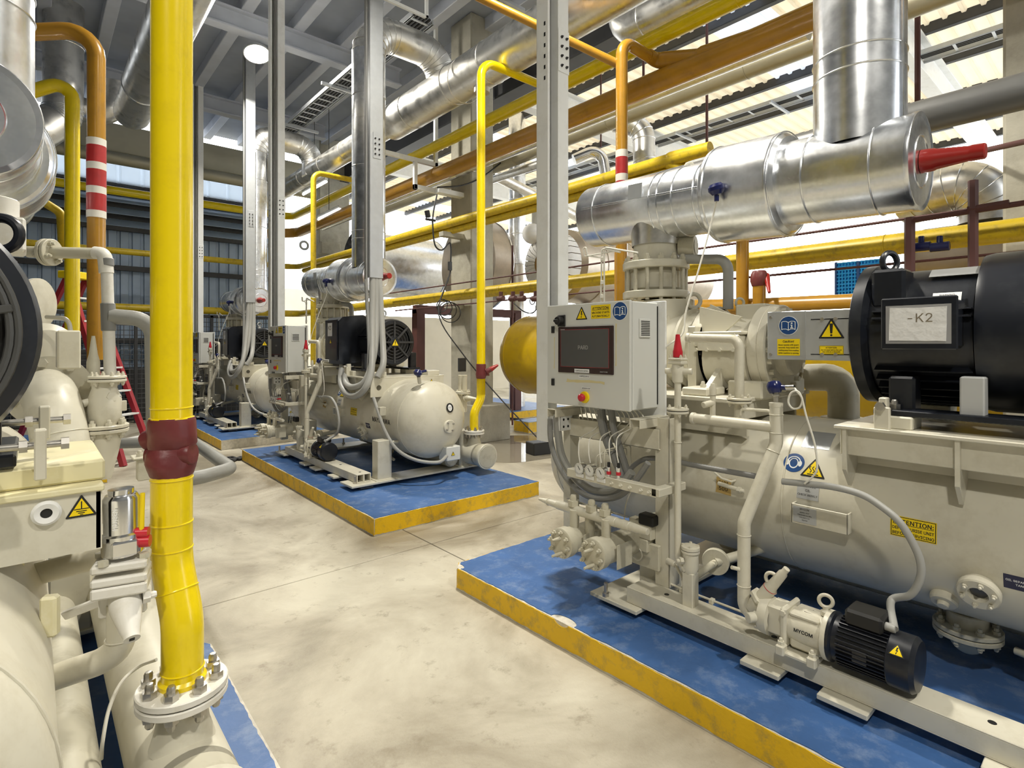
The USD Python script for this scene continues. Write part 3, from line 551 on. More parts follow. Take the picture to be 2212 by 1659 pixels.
# --- motor of the nearest machine
def motor_body(t, y0, y1, cow, z, r, rib=28):
    part(t, 'drive_end_bell', lathe([(0, .0), (r * 1.0, 0), (r * 1.09, -.012), (r * 1.09, -.06), (r * 1.02, -.075), (r, -.08)], (AX, y0, z), Y_, 56), 'motor_black')
    part(t, 'frame_body', lathe([(r * .96, 0), (r * .96, y1 - y0 + .07)], (AX, y0 - .07, z), Y_, 56), 'motor_black')
    part(t, 'cooling_fins', J([obox((AX + r * 1.0 * math.cos(a), (y0 + y1) / 2 - .05, z + r * math.sin(a)), (.022, abs(y1 - y0) / 2 - .05, .004), (math.cos(a), 0, math.sin(a)), (0, 1, 0), .001) for a in np.linspace(-2.6, -.54, rib // 2)] + [obox((AX + r * 1.0 * math.cos(a), (y0 + y1) / 2 - .05, z + r * math.sin(a)), (.018, abs(y1 - y0) / 2 - .05, .004), (math.cos(a), 0, math.sin(a)), (0, 1, 0), .001) for a in np.linspace(.2, 2.94, rib) if not 1.2 < a < 2.75]), 'motor_black', kind='stuff')
    part(t, 'fan_cowl', lathe([(r * .9, 0), (r * 1.1, -.01), (r * 1.12, -.04), (r * 1.12, cow - y1 + .05), (r * 1.05, cow - y1), (r * .9, cow - y1)], (AX, y1, z), Y_, 56), 'motor_black')
    g = part(t, 'fan_grille', J([ring((AX, cow + .01, z), Y_, r * q, .006, 48, 6) for q in (.3, .45, .6, .75, .88)] + [obox((AX + .55 * r * math.cos(a), cow + .005, z + .55 * r * math.sin(a)), (.45 * r, .012, .011), (math.cos(a), 0, math.sin(a)), (0, 1, 0), .002) for a in np.arange(8) * math.pi / 4]), 'dark_steel')
    part(t, 'grille_hub', lathe([(0, .02), (r * .24, .015), (r * .28, 0)], (AX, cow + .008, z), -Y_, 28), 'motor_black')
    part(t, 'inner_fan', lathe([(0, 0), (r * .95, 0)], (AX, cow + .05, z), -Y_, 32), 'black')
    return g
def eye_ring(t, c, s=1.0, mat='motor_black', d=Y_):
    part(t, 'lifting_eye', J(ring(c, d, .036 * s, .011 * s, 28, 10), lathe([(.028 * s, -.085 * s), (.028 * s, -.06 * s), (.016 * s, -.05 * s), (.016 * s, -.035 * s)], c, Z_, 16)), mat)
mt = thing('electric_motor', 'large black electric motor with a white paper marked K2 at the right edge', 'motor', (AX, .6, 1.29))
motor_body(mt, .93, .47, -.15, 1.655, .315)
part(mt, 'eye_boss', J(bx(2.97, 3.12, .71, .845, 1.77, 1.95, .014)), 'motor_black'); eye_ring(mt, at(1922, 566, x=3.06), 1.2, d=unit(vec(.5, 1, 0)))
for x0, x1 in ((2.84, 3.0), (3.5, 3.66)):
    part(mt, 'foot', J(bx(x0, x1, .14, .80, 1.29, 1.315, .004), bx(x0 + .07, x1 + .02, .66, .76, 1.3, 1.46, .01), bx(x0 + .07, x1 + .02, .2, .3, 1.3, 1.46, .01)), 'motor_black')
part(mt, 'grey_web', bx(2.87, 2.95, .42, .50, 1.31, 1.47, .006), 'label_grey', 'bare grey web of the rear foot')
for y in (.73, .22): part(mt, 'hold_down_bolt', bolt((2.89, y, 1.315), Z_, .022), 'steel_bolt')
tb = part(mt, 'terminal_box', bx(2.80, 3.0, .50, .745, 1.585, 1.79, .012), 'motor_black'); part(tb, 'box_lid', bx(2.785, 2.80, .49, .755, 1.58, 1.80, .006), 'motor_black')
pp = stick(mt, 'paper_notice', [('p', orient(flat(jag([(-.1, -.072), (.1, -.072), (.1, .072), (-.1, .072)], .004, 9), 0, .002), at(1981, 700, x=2.782), (0, -1, 0), (0, 0, 1)), 'paper')], lambda m: m)
stick(pp, 'lettering', [('l', orient(text_flat('-K2', .036, .01, .026, .002, .0006), at(1981, 700, x=2.782), (0, -1, 0), (0, 0, 1)), 'marker_ink')], lambda m: m)
part(pp, 'plastic_sleeve', orient(flat(Polygon([(-.112, -.082), (.114, -.082), (.114, .08), (-.112, .08)]).difference(Polygon([(-.097, -.07), (.097, -.07), (.097, .07), (-.097, .07)])), 0, .001), at(1981, 700, x=2.784), (0, -1, 0), (0, 0, 1)), 'grey_fog', 'clear plastic edge round the notice')
a_rt = math.atan2(1.655 + .315 * math.sin(2.55) - 1.655, .315 * math.cos(2.55))
def on_motor(ang, y, z=1.655, r=.306): return lambda m: (lambda q: wrap(q, AX, z, r, ang, y))(m)
stick(mt, 'rating_label', sign_text(.10, .05, [('WARNING', .008, .012), ('ROTATION', .006, 0), ('BEFORE START', .006, -.012)], 'sign_white', 'label_print', False), on_motor(math.radians(62), .56, r=.318))
part(mt, 'metal_rating_plate', wrap(flat(Polygon([(-.09, -.035), (.09, -.035), (.09, .035), (-.09, .035)]), 0, .002), AX, 1.655, .318, math.radians(32), .55), 'label_grey', 'worn metal rating plate')
stick(mt, 'shock_sign', sign_triangle(.09, 'shock'), lambda m: wrap(m, AX, 1.655, .353, math.radians(68), .27))

# --- coupling guard
cg = thing('coupling_guard', 'grey sheet-metal coupling guard with a blue manual sign and a yellow caution sign', 'guard', (AX, 1.1, 1.52))
part(cg, 'cover', bx(2.95, 3.55, .91, 1.32, 1.523, 1.775, .004), 'galvanised'); part(cg, 'cover_flap', bx(2.944, 2.95, .91, 1.125, 1.527, 1.771, .002), 'galvanised')
for y, z in ((1.30, 1.745), (1.30, 1.55)): part(cg, 'screw', bolt((2.95, y, z), -X_, .008, stud=0), 'steel_bolt')
for z in (1.727, 1.553):
    part(cg, 'slot', bx(2.9432, 2.945, .915, 1.1, z - .003, z + .003), 'black')
    for y in (.985, 1.045): part(cg, 'screw', bolt((2.944, y, z), -X_, .009, stud=0), 'steel_bolt')
stick(cg, 'manual_sign', sign_manual(.098), on_x(2.949, 1.21, 1.70)); stick(cg, 'alert_sign', sign_triangle(.118, 'alert'), on_x(2.943, 1.005, 1.665))
stick(cg, 'caution_sign', sign_text(.112, .085, [('Caution!', .0105, .03), ('Never operate with guard', .007, .012), ('removed. Keep hands and', .007, -.002), ('clothing away from coupling', .007, -.016), ('while machine is running', .007, -.03)], border=False), on_x(2.949, 1.21, 1.588))
stick(cg, 'attention_sign', sign_text(.108, .042, [('ATTENTION:', .006, .011), ('Do not open before the unit', .0052, 0), ('has come to a standstill', .0052, -.009)]), on_x(2.943, 1.005, 1.575))

# --- screw compressor
sc = thing('screw_compressor', 'cream cast screw compressor with a ring of bolts, behind the nearest control cabinet', 'compressor', (AX, 1.8, 1.3))
cz = 1.572
part(sc, 'shaft_cover', lathe([(.2, 0), (.2, .012), (.155, .03), (.14, .10), (.12, .11), (0, .11)], (AX, 1.40, cz), -Y_, 40), 'cream')
part(sc, 'end_flange', lathe([(.15, -.045), (.252, -.045), (.258, -.038), (.258, -.004), (.254, 0), (.258, .004), (.258, .055), (.252, .06), (.15, .06)], (AX, 1.40, cz), Y_, 64), 'cream')
bolts(sc, circle_pts((AX, 1.355, cz), -Y_, .225, 22), -Y_, .016, 'cream', h=.026, stud=0)
part(sc, 'rotor_housing', J(lathe([(.19, 0), (.19, .1), (.2, .16), (.2, .33)], (AX, 1.44, cz), Y_, 40), cyl((AX - .09, 1.46, cz - .05), (AX - .09, 1.72, cz - .05), .18, n=32), cyl((AX + .09, 1.46, cz - .05), (AX + .09, 1.72, cz - .05), .18, n=32)), 'cream')
part(sc, 'top_block', J(bx(AX - .06, AX + .16, 1.44, 1.62, cz + .15, cz + .27, .01), prism(Polygon([(1.5, 1.76), (1.76, 1.83), (1.76, 1.66), (1.62, 1.66)]), .02, (AX - .22, 0, 0), (0, 1, 0), (0, 0, 1)), prism(Polygon([(1.5, 1.72), (1.76, 1.85), (1.76, 1.6)]), .02, (AX - .1, 0, 0), (0, 1, 0), (0, 0, 1))), 'cream')
part(sc, 'side_rib', bx(AX - .30, AX + .2, 1.46, 1.76, cz + .085, cz + .105, .005), 'cream'); part(sc, 'side_port', bx(AX - .31, AX - .2, 1.47, 1.75, cz + .02, cz + .085, .008), 'cream'); part(sc, 'slide_cover', bx(AX - .315, AX - .3, 1.47, 1.72, cz - .005, cz + .05, .003), 'cream')
bolts(sc, [(AX - .31, y, z) for y in (1.73, 1.66, 1.58, 1.5) for z in (cz + .08, cz - .0)], -X_, .012, 'cream', stud=0)
part(sc, 'middle_flange', J(lathe([(.1, 0), (.265, 0), (.27, .006), (.27, .06), (.265, .066), (.1, .066)], (AX, 1.745, cz), Y_, 48), bx(AX - .29, AX - .1, 1.745, 1.80, cz - .26, cz + .14, .006)), 'cream')
bolts(sc, circle_pts((AX, 1.745, cz), -Y_, .245, 14, .1), -Y_, .011, 'dark_steel', stud=0)
part(sc, 'suction_housing', J(lathe([(.2, 0), (.235, .04), (.235, .42), (.2, .5), (0, .5)], (AX, 1.81, cz), Y_, 44), cyl((AX, 2.12, cz + .1), (AX, 2.12, 1.9), .17, n=32)), 'cream')
for y in (1.90, 2.02): part(sc, 'housing_rib', lathe([(.23, 0), (.262, .004), (.262, .022), (.23, .026)], (AX, y, cz), Y_, 44), 'cream')
part(sc, 'gusset', prism(Polygon([(AX - .25, cz - .1), (AX - .12, cz - .22), (AX - .38, 1.345), (AX - .42, 1.345)]), .03, (0, 1.63, 0), (1, 0, 0), (0, 0, 1)), 'cream')
for x0, x1 in ((2.80, 3.0), (3.5, 3.7)): part(sc, 'foot', J(bx(x0, x1, 1.58, 1.74, 1.315, 1.36, .008)), 'cream')
bolts(sc, [(2.86, 1.64, 1.36)], Z_, .018, 'cream'); part(sc, 'base_box', bx(2.98, 3.55, 1.36, 1.56, 1.30, 1.40, .01), 'cream')
part(sc, 'shelf', J(bx(2.77, 3.73, 1.40, 2.3, 1.29, 1.315, .004), bx(2.93, 2.96, 1.42, 2.28, 1.1, 1.29), bx(3.55, 3.58, 1.42, 2.28, 1.1, 1.29), bx(2.8, 3.7, 1.41, 1.43, 1.2, 1.29)), 'cream')
eye_ring(sc, at(1499, 650, x=AX), 1.25, 'cream', unit(vec(.6, 1, 0))); eye_ring(sc, at(1598, 654, x=AX + .05), .75, 'cream', unit(vec(.6, 1, 0)))
# the side pipe with its flange
part(sc, 'oil_return_pipe', pipe([at(1492, 730, x=2.70), at(1597, 732, x=2.70), at(1597, 875, x=2.70)], .023, .05), 'cream')
part(sc, 'pipe_end_plug', cyl(at(1492, 730, x=2.70), at(1484, 729, x=2.70), .027), 'cream')
fv = at(1597, 865, x=2.70); flange(sc, fv, Z_, .06, .014, 4, .0095, 'cream', bolt_mat='cream', a0=.78)
part(sc, 'lower_stub', cyl(fv - vec(0, 0, .01), fv - vec(0, 0, .12), .023), 'cream')

# --- check valve between compressor and strainer
cv = thing('check_valve', 'cream flanged spool with a cage of studs under the nearest insulated strainer', 'valve', (AX, 2.22, 1.9)); vc = vec(AX, 2.22, 0)
part(cv, 'lower_flange', lathe([(.1, 0), (.218, 0), (.224, .006), (.224, .045), (.218, .05), (.1, .05)], vc + vec(0, 0, 1.915), Z_, 44), 'cream'); part(cv, 'upper_flange', lathe([(.1, 0), (.218, 0), (.224, .006), (.224, .045), (.218, .05), (.1, .05)], vc + vec(0, 0, 2.115), Z_, 44), 'cream')
part(cv, 'valve_body', lathe([(.15, 0), (.17, .02), (.17, .13), (.15, .15)], vc + vec(0, 0, 1.965), Z_, 40), 'cream')
for c in circle_pts(vc + vec(0, 0, 1.9), Z_, .198, 14, .1): part(cv, 'stud', J(cyl(c, c + vec(0, 0, .3), .013, n=10), bolt(c + vec(0, 0, .265), Z_, .022)), 'cream_dull')
part(cv, 'upper_neck', lathe([(.15, 0), (.15, .28)], vc + vec(0, 0, 2.165), Z_, 36), 'cream')
part(cv, 'side_port', J(cyl(vc + vec(.08, -.14, 2.26), vc + vec(.11, -.24, 2.26), .075), lathe([(0, 0), (.05, 0)], vc + vec(.112, -.243, 2.26), vec(.3, -1, 0), 20)), 'cream_dull')
part(cv, 'bypass_pipe', pipe([at(1470, 560, x=3.3), at(1573, 560, x=3.3), at(1573, 668, x=3.3)], .032, .085), 'conduit_grey', 'grey bypass pipe')
gz = lambda px, py: at(px, py, x=2.95)
part(cv, 'gauge_line', J(pipe([gz(1378, 546), gz(1305, 534), gz(1305, 652)], .006, .02, 8), pipe([gz(1340, 545), gz(1300, 536), gz(1298, 652)], .006, .02, 8)), 'cable_white'); part(cv, 'bleed_line', pipe([gz(1340, 540), gz(1263, 554), gz(1260, 536), gz(1266, 534), gz(1269, 552), gz(1300, 557)], .005, .012, 8), 'cable_white')
for py in (560, 610, 640): part(cv, 'line_coupling', cyl(gz(1301.5, py - 4), gz(1301.5, py + 4), .014, n=8), 'cable_white')

# --- insulated suction strainer, its riser duct
st = thing('suction_strainer', 'shiny insulated horizontal strainer body with a red spindle cap above the nearest machine', 'insulated strainer', (AX, 1.7, 2.53))
sa, sb_ = vec(AX, .71, 2.488), vec(AX, 2.79, 2.575); sd = unit(sb_ - sa); sp = lambda h: sa + sd * h
part(st, 'near_jacket', lathe([(.231, 0), (.231, .67)], sa, sd, 64), 'aluminium'); part(st, 'end_cap', lathe([(.2, .006), (.233, 0), (.237, .006), (.237, .02), (.231, .022)], sa, sd, 64), 'aluminium')
part(st, 'end_disc', lathe([(0, .002), (.12, .002), (.123, -.003), (.127, .002), (.215, .004)], sa, sd, 56), 'aluminium')
part(st, 'collar', lathe([(.231, .60), (.262, .60), (.29, .63), (.292, .64), (.29, .65), (.29, 1.02), (.286, 1.03), (.222, 1.03)], sa, sd, 64), 'aluminium'); part(st, 'far_jacket', lathe([(.222, 1.02), (.222, 2.05)], sa, sd, 64), 'aluminium'); part(st, 'far_cap', dished(sp(2.05), sd, .222, .05, 48), 'aluminium')
for h, r in ((.16, .233), (.47, .233), (.62, .29), (1.0, .292), (1.10, .2245), (1.25, .2245), (1.36, .2245), (1.42, .2245), (1.9, .2245)): part(st, 'bead', ring(sp(h), sd, r, .004, 64, 6), 'aluminium')
part(st, 'lock_seam', J(obox(sp(1.5) + vec(-.2235, 0, .02), (.002, .5, .006), (1, 0, 0), sd, .001)), 'aluminium'); part(st, 'name_plate', obox(sp(1.52) + vec(-.224, 0, .07), (.004, .055, .05), (1, 0, 0), sd, .001), 'galvanised')
part(st, 'branch_saddle', J(lathe([(.16, 0), (.17, .1), (.19, .18)], (AX, 2.22, 2.28), Z_, 40)), 'aluminium_dull')
eye_ring(st, at(1490, 363, x=AX), .9, 'cream', unit(vec(.6, 1, 0)))
h1 = at(1548, 410, x=2.93); part(st, 'sensor_neck', cyl(h1, h1 + vec(.12, 0, 0), .014), 'steel_bolt'); part(st, 'sensor_head', J(lathe([(0, -.03), (.03, -.025), (.046, 0), (.044, .02), (.03, .035), (0, .04)], h1, vec(-.3, .1, 1), 20), cyl(h1 - vec(0, 0, .03), h1 - vec(0, 0, .065), .013)), 'sensor_blue', 'dark blue round sensor head')
part(st, 'sensor_cable', hose([h1 - vec(0, 0, .06), at(1537, 480, x=2.95), at(1510, 580, x=2.85), at(1482, 672, x=2.78), at(1475, 720, x=2.75), at(1440, 748, x=2.7)], .005, 8), 'cable_white')
part(st, 'spindle_cap', lathe([(0, 0), (.056, 0), (.053, .05), (.048, .06), (.034, .18), (.036, .19), (.035, .235), (.03, .24), (0, .24)], sa - sd * .0, -sd, 28), 'red_handle', 'dark red conical spindle cap')
rz = vec(AX, .98, 0)
rd = thing('riser_duct', 'broad shiny vertical duct rising from the nearest strainer', 'duct', (AX, .98, 2.5))
part(rd, 'duct_jacket', lathe([(.209, 0), (.209, 2.75)], rz + vec(0, 0, 2.62), Z_, 64), 'aluminium')
for z in (2.98, 3.08, 3.9, 4.8): part(rd, 'bead', ring(rz + vec(0, 0, z), Z_, .211, .0035, 56, 6), 'aluminium')
part(rd, 'long_seam', bx(AX - .06, AX - .05, .767, .772, 2.7, 5.3, .001), 'aluminium')
arc = [vec(AX + .36 - .36 * math.cos(a), .98, 5.35 + .36 * math.sin(a)) for a in np.linspace(0, math.pi / 2, 7)] + [vec(4.02, .98, 5.71)] + [vec(4.02 + .34 * math.sin(a), .98, 5.37 + .34 * math.cos(a)) for a in np.linspace(.2, math.pi / 2, 6)] + [vec(4.36, .98, 5.1)]
part(rd, 'goose_neck', sweep(arc, .209, 28), 'aluminium_dull')
for i in list(range(0, 7)) + list(range(8, 14)): part(rd, 'gore_seam', ring(arc[i], unit(arc[min(i + 1, len(arc) - 1)] - arc[max(i - 1, 0)]), .211, .004, 36, 6), 'aluminium_dull')
# --- control cabinet and its post
cc = thing('control_cabinet', 'light grey control cabinet with a dark touch screen in the middle right of the picture', 'control cabinet', (2.57, 2.15, 1.24))
part(cc, 'cabinet_body', bx(2.47, 2.70, 1.83, 2.47, 1.24, 1.84, .006), 'cabinet_grey'); part(cc, 'door', bx(2.448, 2.468, 1.835, 2.475, 1.235, 1.845, .005), 'cabinet_grey'); part(cc, 'mounting_plate', bx(2.70, 2.715, 1.78, 2.5, 1.16, 1.85, .003), 'post_white')
part(cc, 'side_hinge_gap', bx(2.69, 2.7005, 1.8285, 1.832, 1.26, 1.82, .001), 'black')
scr = part(cc, 'touch_screen', bx(2.438, 2.449, 1.945, 2.37, 1.432, 1.708, .003), 'screen_bezel', 'touch screen in a dark frame'); part(scr, 'screen_glass', bx(2.4365, 2.4385, 1.975, 2.345, 1.47, 1.69, .001), 'screen_dark')
part(scr, 'red_outline', orient(flat(Polygon([(-.187, -.112), (.187, -.112), (.187, .112), (-.187, .112)]).difference(Polygon([(-.185, -.11), (.185, -.11), (.185, .11), (-.185, .11)])), 0, .0006), (2.438, 2.16, 1.58), (0, -1, 0), (0, 0, 1)), 'red_line')
stick(scr, 'screen_lettering', [('l', J(text_flat('PARD', .022, .0, .0, 0, .0006, True)), 'screen_text')], on_x(2.4364, 2.165, 1.585))
stick(scr, 'bezel_lettering', [('l', J(text_flat('SIEMENS', .006, -.17, .123, 0, .0006), text_flat('SIMATIC HMI', .006, .15, -.124, 0, .0006)), 'label_grey')], on_x(2.4378, 2.16, 1.57))
stick(cc, 'screen_label', sign_text(.115, .022, [('COMPRESSOR CONTROL', .008, 0)], 'sign_white', 'label_print', False), on_x(2.4376, 2.175, 1.447)); stick(cc, 'number_label', sign_text(.085, .018, [('COMPRESSOR K2', .008, 0)], 'sign_white', 'label_print', False), on_x(2.4475, 2.165, 1.415)); stick(cc, 'stop_label', sign_text(.07, .014, [('EMERGENCY STOP', .006, 0)], 'sign_white', 'label_print', False), on_x(2.4475, 2.15, 1.345))
stick(cc, 'shock_sign', sign_triangle(.09, 'shock'), on_x(2.4475, 2.185, 1.775)); stick(cc, 'attention_sign', sign_text(.142, .078, [('ATTENTION:', .0145, .02), ('MACHINE STARTS', .011, -.005), ('AUTOMATICALLY', .011, -.025)], border=False, underline=True), on_x(2.4475, 2.04, 1.79)); stick(cc, 'manual_sign', sign_manual(.105), on_x(2.4475, 1.903, 1.787))
kn = at(1214, 693, x=2.448); part(cc, 'main_switch', J(bx(2.438, 2.448, kn[1] - .032, kn[1] + .032, kn[2] - .035, kn[2] + .035, .004), cyl(kn, kn - vec(.045, 0, 0), .026), bx(2.40, 2.41, kn[1] - .008, kn[1] + .03, kn[2] - .008, kn[2] + .008)), 'black', 'black rotary main switch')
for py in (712, 825):
    q = at(1195, py, x=2.448); part(cc, 'door_lock', bx(2.441, 2.449, q[1] - .013, q[1] + .013, q[2] - .022, q[2] + .022, .004), 'black')
es = at(1264, 858, x=2.448); e1 = part(cc, 'emergency_stop', lathe([(.034, 0), (.034, .01), (.028, .014), (0, .014)], es, -X_, 24), 'sign_yellow', 'red emergency stop on a yellow ring'); part(e1, 'stop_button', lathe([(.014, .01), (.014, .025), (.023, .028), (.023, .04), (.016, .046), (0, .047)], es, -X_, 24), 'red_plastic')
vt = part(cc, 'side_vent', bx(2.52, 2.62, 1.822, 1.83, 1.64, 1.745, .003), 'cabinet_grey')
for k in range(9): part(vt, 'vent_slat', bx(2.53, 2.61, 1.8205, 1.8225, 1.652 + .0095 * k, 1.657 + .0095 * k, .0005), 'dark_steel')
part(cc, 'glue_stain', J(orient(flat(jag([(-.15, -.012), (.15, -.012), (.15, .012), (-.15, .012)], .01, 3), 0, .0005), (2.4478, 2.16, 1.385), (0, -1, 0), (0, 0, 1)), orient(flat(jag([(-.006, -.12), (.006, -.12), (.006, .12), (-.006, .12)], .006, 4), 0, .0005), (2.4478, 1.93, 1.6), (0, -1, 0), (0, 0, 1)), orient(flat(jag([(-.005, -.1), (.005, -.1), (.005, .1), (-.005, .1)], .006, 5), 0, .0005), (2.4478, 2.41, 1.55), (0, -1, 0), (0, 0, 1))), 'putty', 'yellowed glue marks')

cs = thing('cabinet_stand', 'cream stand with trough, shelf arms and gauge rail under the nearest cabinet', 'stand', (2.62, 1.9, .28))
part(cs, 'upright', J(bx(2.60, 2.606, 1.69, 1.78, .28, 1.2), bx(2.60, 2.70, 1.69, 1.696, .28, 1.2)), 'cream'); part(cs, 'upright', bx(2.60, 2.69, 2.42, 2.48, .28, 1.2), 'cream')
for y in (1.80, 2.43): part(cs, 'shelf_arm', J(bx(2.44, 2.72, y - .035, y + .035, 1.195, 1.201), bx(2.44, 2.72, y - .035, y - .03, 1.15, 1.2), bx(2.44, 2.72, y + .03, y + .035, 1.15, 1.2)), 'cream')
part(cs, 'cable_trough', J(bx(2.585, 2.59, 1.745, 2.41, 1.022, 1.135), bx(2.585, 2.68, 1.745, 2.41, 1.022, 1.027), bx(2.675, 2.68, 1.745, 2.41, 1.022, 1.135)), 'cream')
part(cs, 'gauge_rail', J(bx(2.375, 2.38, 1.62, 2.235, .826, .872), bx(2.375, 2.43, 1.62, 2.235, .868, .873)), 'cream'); part(cs, 'rail_arm', bx(2.375, 2.62, 1.6, 1.65, .83, .872, .004), 'cream'); part(cs, 'rail_arm', bx(2.40, 2.62, 2.2, 2.235, .83, .868, .004), 'cream')
bolts(cs, [(2.375, y, .848) for y in (1.90, 1.84, 1.78, 1.71, 1.66)], -X_, .011, 'cream')
for k, (px, py) in enumerate(((1253, 1012), (1275, 1017), (1299, 1022))):
    g = at(px, py, x=2.372); gp = part(cs, 'pressure_gauge', lathe([(0, -.035), (.026, -.035), (.030, -.03), (.030, .0), (.033, .003), (.033, .01), (.028, .01), (.027, .006), (0, .006)], g, -X_, 28), 'chrome', 'round steel pressure gauge')
    part(gp, 'dial', lathe([(0, .0065), (.027, .0065)], g, -X_, 24), 'white'); part(gp, 'needle', orient(bx(-.002, .002, -.008, .02, 0, .001, .0005), g - vec(.0068, 0, 0), (0, -.8, .6), (0, .6, .8)), 'sign_black'); part(gp, 'stem', cyl(g - vec(0, 0, .03), vec(g[0] + .012, g[1], .87), .008), 'steel_bolt')
    part(cs, 'name_tag', bx(2.367, 2.372, g[1] - .03, g[1] + .03, .84, .862), 'white')
for px, py in ((1336, 1022), (1315, 1020)):
    g = at(px, py, x=2.40); tr = part(cs, 'pressure_transmitter', J(cyl(g - vec(0, 0, .04), g, .011), cyl(g, g + vec(0, 0, .03), .013)), 'chrome'); part(tr, 'red_band', cyl(g - vec(0, 0, .012), g + vec(0, 0, .008), .0135), 'red_plastic'); part(tr, 'plug', cyl(g + vec(0, 0, .03), g + vec(0, 0, .055), .008), 'black')
for px in (1253, 1275, 1299, 1320, 1336):
    q = at(px, 1000, x=2.41); part(cs, 'signal_cable', hose([q, q + vec(.01, .02, .06), q + vec(.06, .05, .13), q + vec(.15, .03, .17), q + vec(.19, .0, .22)], .0035, 6), 'cable_white')
part(cs, 'impulse_tube', J([pipe([vec(2.42, y, .87), vec(2.42, y, .97 + .02 * i), vec(2.66, y, .97 + .02 * i), vec(2.66, y, .8)], .004, .02, 6) for i, y in enumerate((2.05, 2.02, 1.99))]), 'cream')
part(cs, 'solenoid_block', J(bx(2.56, 2.62, 1.78, 1.93, .52, .62, .006), bx(2.555, 2.62, 1.80, 1.86, .45, .52, .005)), 'cream_dull'); part(cs, 'solenoid_coil', bx(2.55, 2.62, 1.76, 1.86, .60, .66, .008), 'black'); part(cs, 'capillary', J(ring((2.555, 1.87, .43), X_, .035, .004, 24, 6), hose([(2.555, 1.9, .46), (2.55, 1.95, .55), (2.56, 1.95, .68), (2.58, 1.93, .76)], .004, 6)), 'cream'); part(cs, 'cover_plate', bx(2.575, 2.6, 1.74, 1.92, .36, .5, .004), 'cream_dull'); part(cs, 'drain_cock', J(cyl((2.6, 1.70, .43), (2.58, 1.64, .43), .016), cyl((2.58, 1.64, .43), (2.56, 1.58, .38), .008)), 'cream')

cp = thing('cable_post', 'white perforated cable post rising behind the nearest control cabinet to the ceiling', 'cable post', (2.57, 2.55, 1.0))
part(cp, 'channel', J(bx(2.478, 2.665, 2.60, 2.604, .98, 6.94), bx(2.478, 2.482, 2.50, 2.604, .98, 6.94), bx(2.478, 2.496, 2.498, 2.502, .98, 6.94)), 'post_white'); part(cp, 'cover_box', bx(2.574, 2.672, 2.50, 2.60, 1.85, 6.94, .003), 'post_white'); part(cp, 'splice_plate', bx(2.572, 2.674, 2.495, 2.50, 3.38, 3.66, .002), 'post_white')
bolts(cp, [(x, 2.495, 3.42 + .062 * k) for x in (2.60, 2.645) for k in range(4)], -Y_, .009, 'dark_steel'); part(cp, 'slot_row', J([bx(2.477, 2.4785, 2.52, 2.535, 3.3 + .07 * k, 3.325 + .07 * k, .0005) for k in range(6)]), 'black'); part(cp, 'cable_bundle', J([cyl((2.52 + .03 * k, 2.585, .98), (2.52 + .03 * k, 2.585, 6.94), .013, n=8, b=0) for k in range(2)]), 'rubber_grey')
part(cp, 'foot_bracket', J(bx(2.49, 2.6, 2.40, 2.404, 1.06, 1.16), bx(2.49, 2.494, 2.40, 2.5, 1.06, 1.16)), 'post_white'); part(cp, 'bracket_hole', J([cyl((x, 2.3985, z), (x, 2.4, z), .008, n=10, b=0) for x in (2.52, 2.56) for z in (1.085, 1.13)]), 'black')

ch = thing('conduit_loop', 'grey flexible conduits hanging in a loop below the nearest cabinet', 'conduit', (2.5, 2.3, 1.0)); hp = lambda x, *ps: [at(px, py, x=x) for px, py in ps]
part(ch, 'conduit', hose(hp(2.46, (1188, 905), (1189, 945), (1200, 990), (1225, 1035), (1262, 1068), (1300, 1078), (1340, 1070), (1372, 1040), (1400, 1000)), .017), 'rubber_grey'); part(ch, 'conduit', hose(hp(2.50, (1203, 900), (1206, 940), (1214, 985), (1238, 1026), (1272, 1056), (1305, 1063), (1335, 1056), (1365, 1020)), .024), 'conduit_grey')
part(ch, 'conduit', hose(hp(2.54, (1298, 885), (1302, 920), (1312, 955), (1328, 990), (1345, 1030), (1352, 1050)), .025), 'rubber_grey'); part(ch, 'conduit', hose(hp(2.55, (1320, 885), (1325, 925), (1338, 965), (1352, 1010), (1362, 1036)), .020), 'rubber_grey'); part(ch, 'wire_bundle', J([hose(hp(2.6, (1255 + 9 * k, 880), (1257 + 10 * k, 895), (1262 + 10 * k, 912)), .004, 6, 4) for k in range(14)]), 'cable_white')
part(ch, 'cable_tail', hose(hp(2.66, (1352, 1030), (1370, 1005), (1400, 990), (1450, 995), (1500, 1005), (1560, 1016), (1640, 1030)), .014), 'rubber_grey')

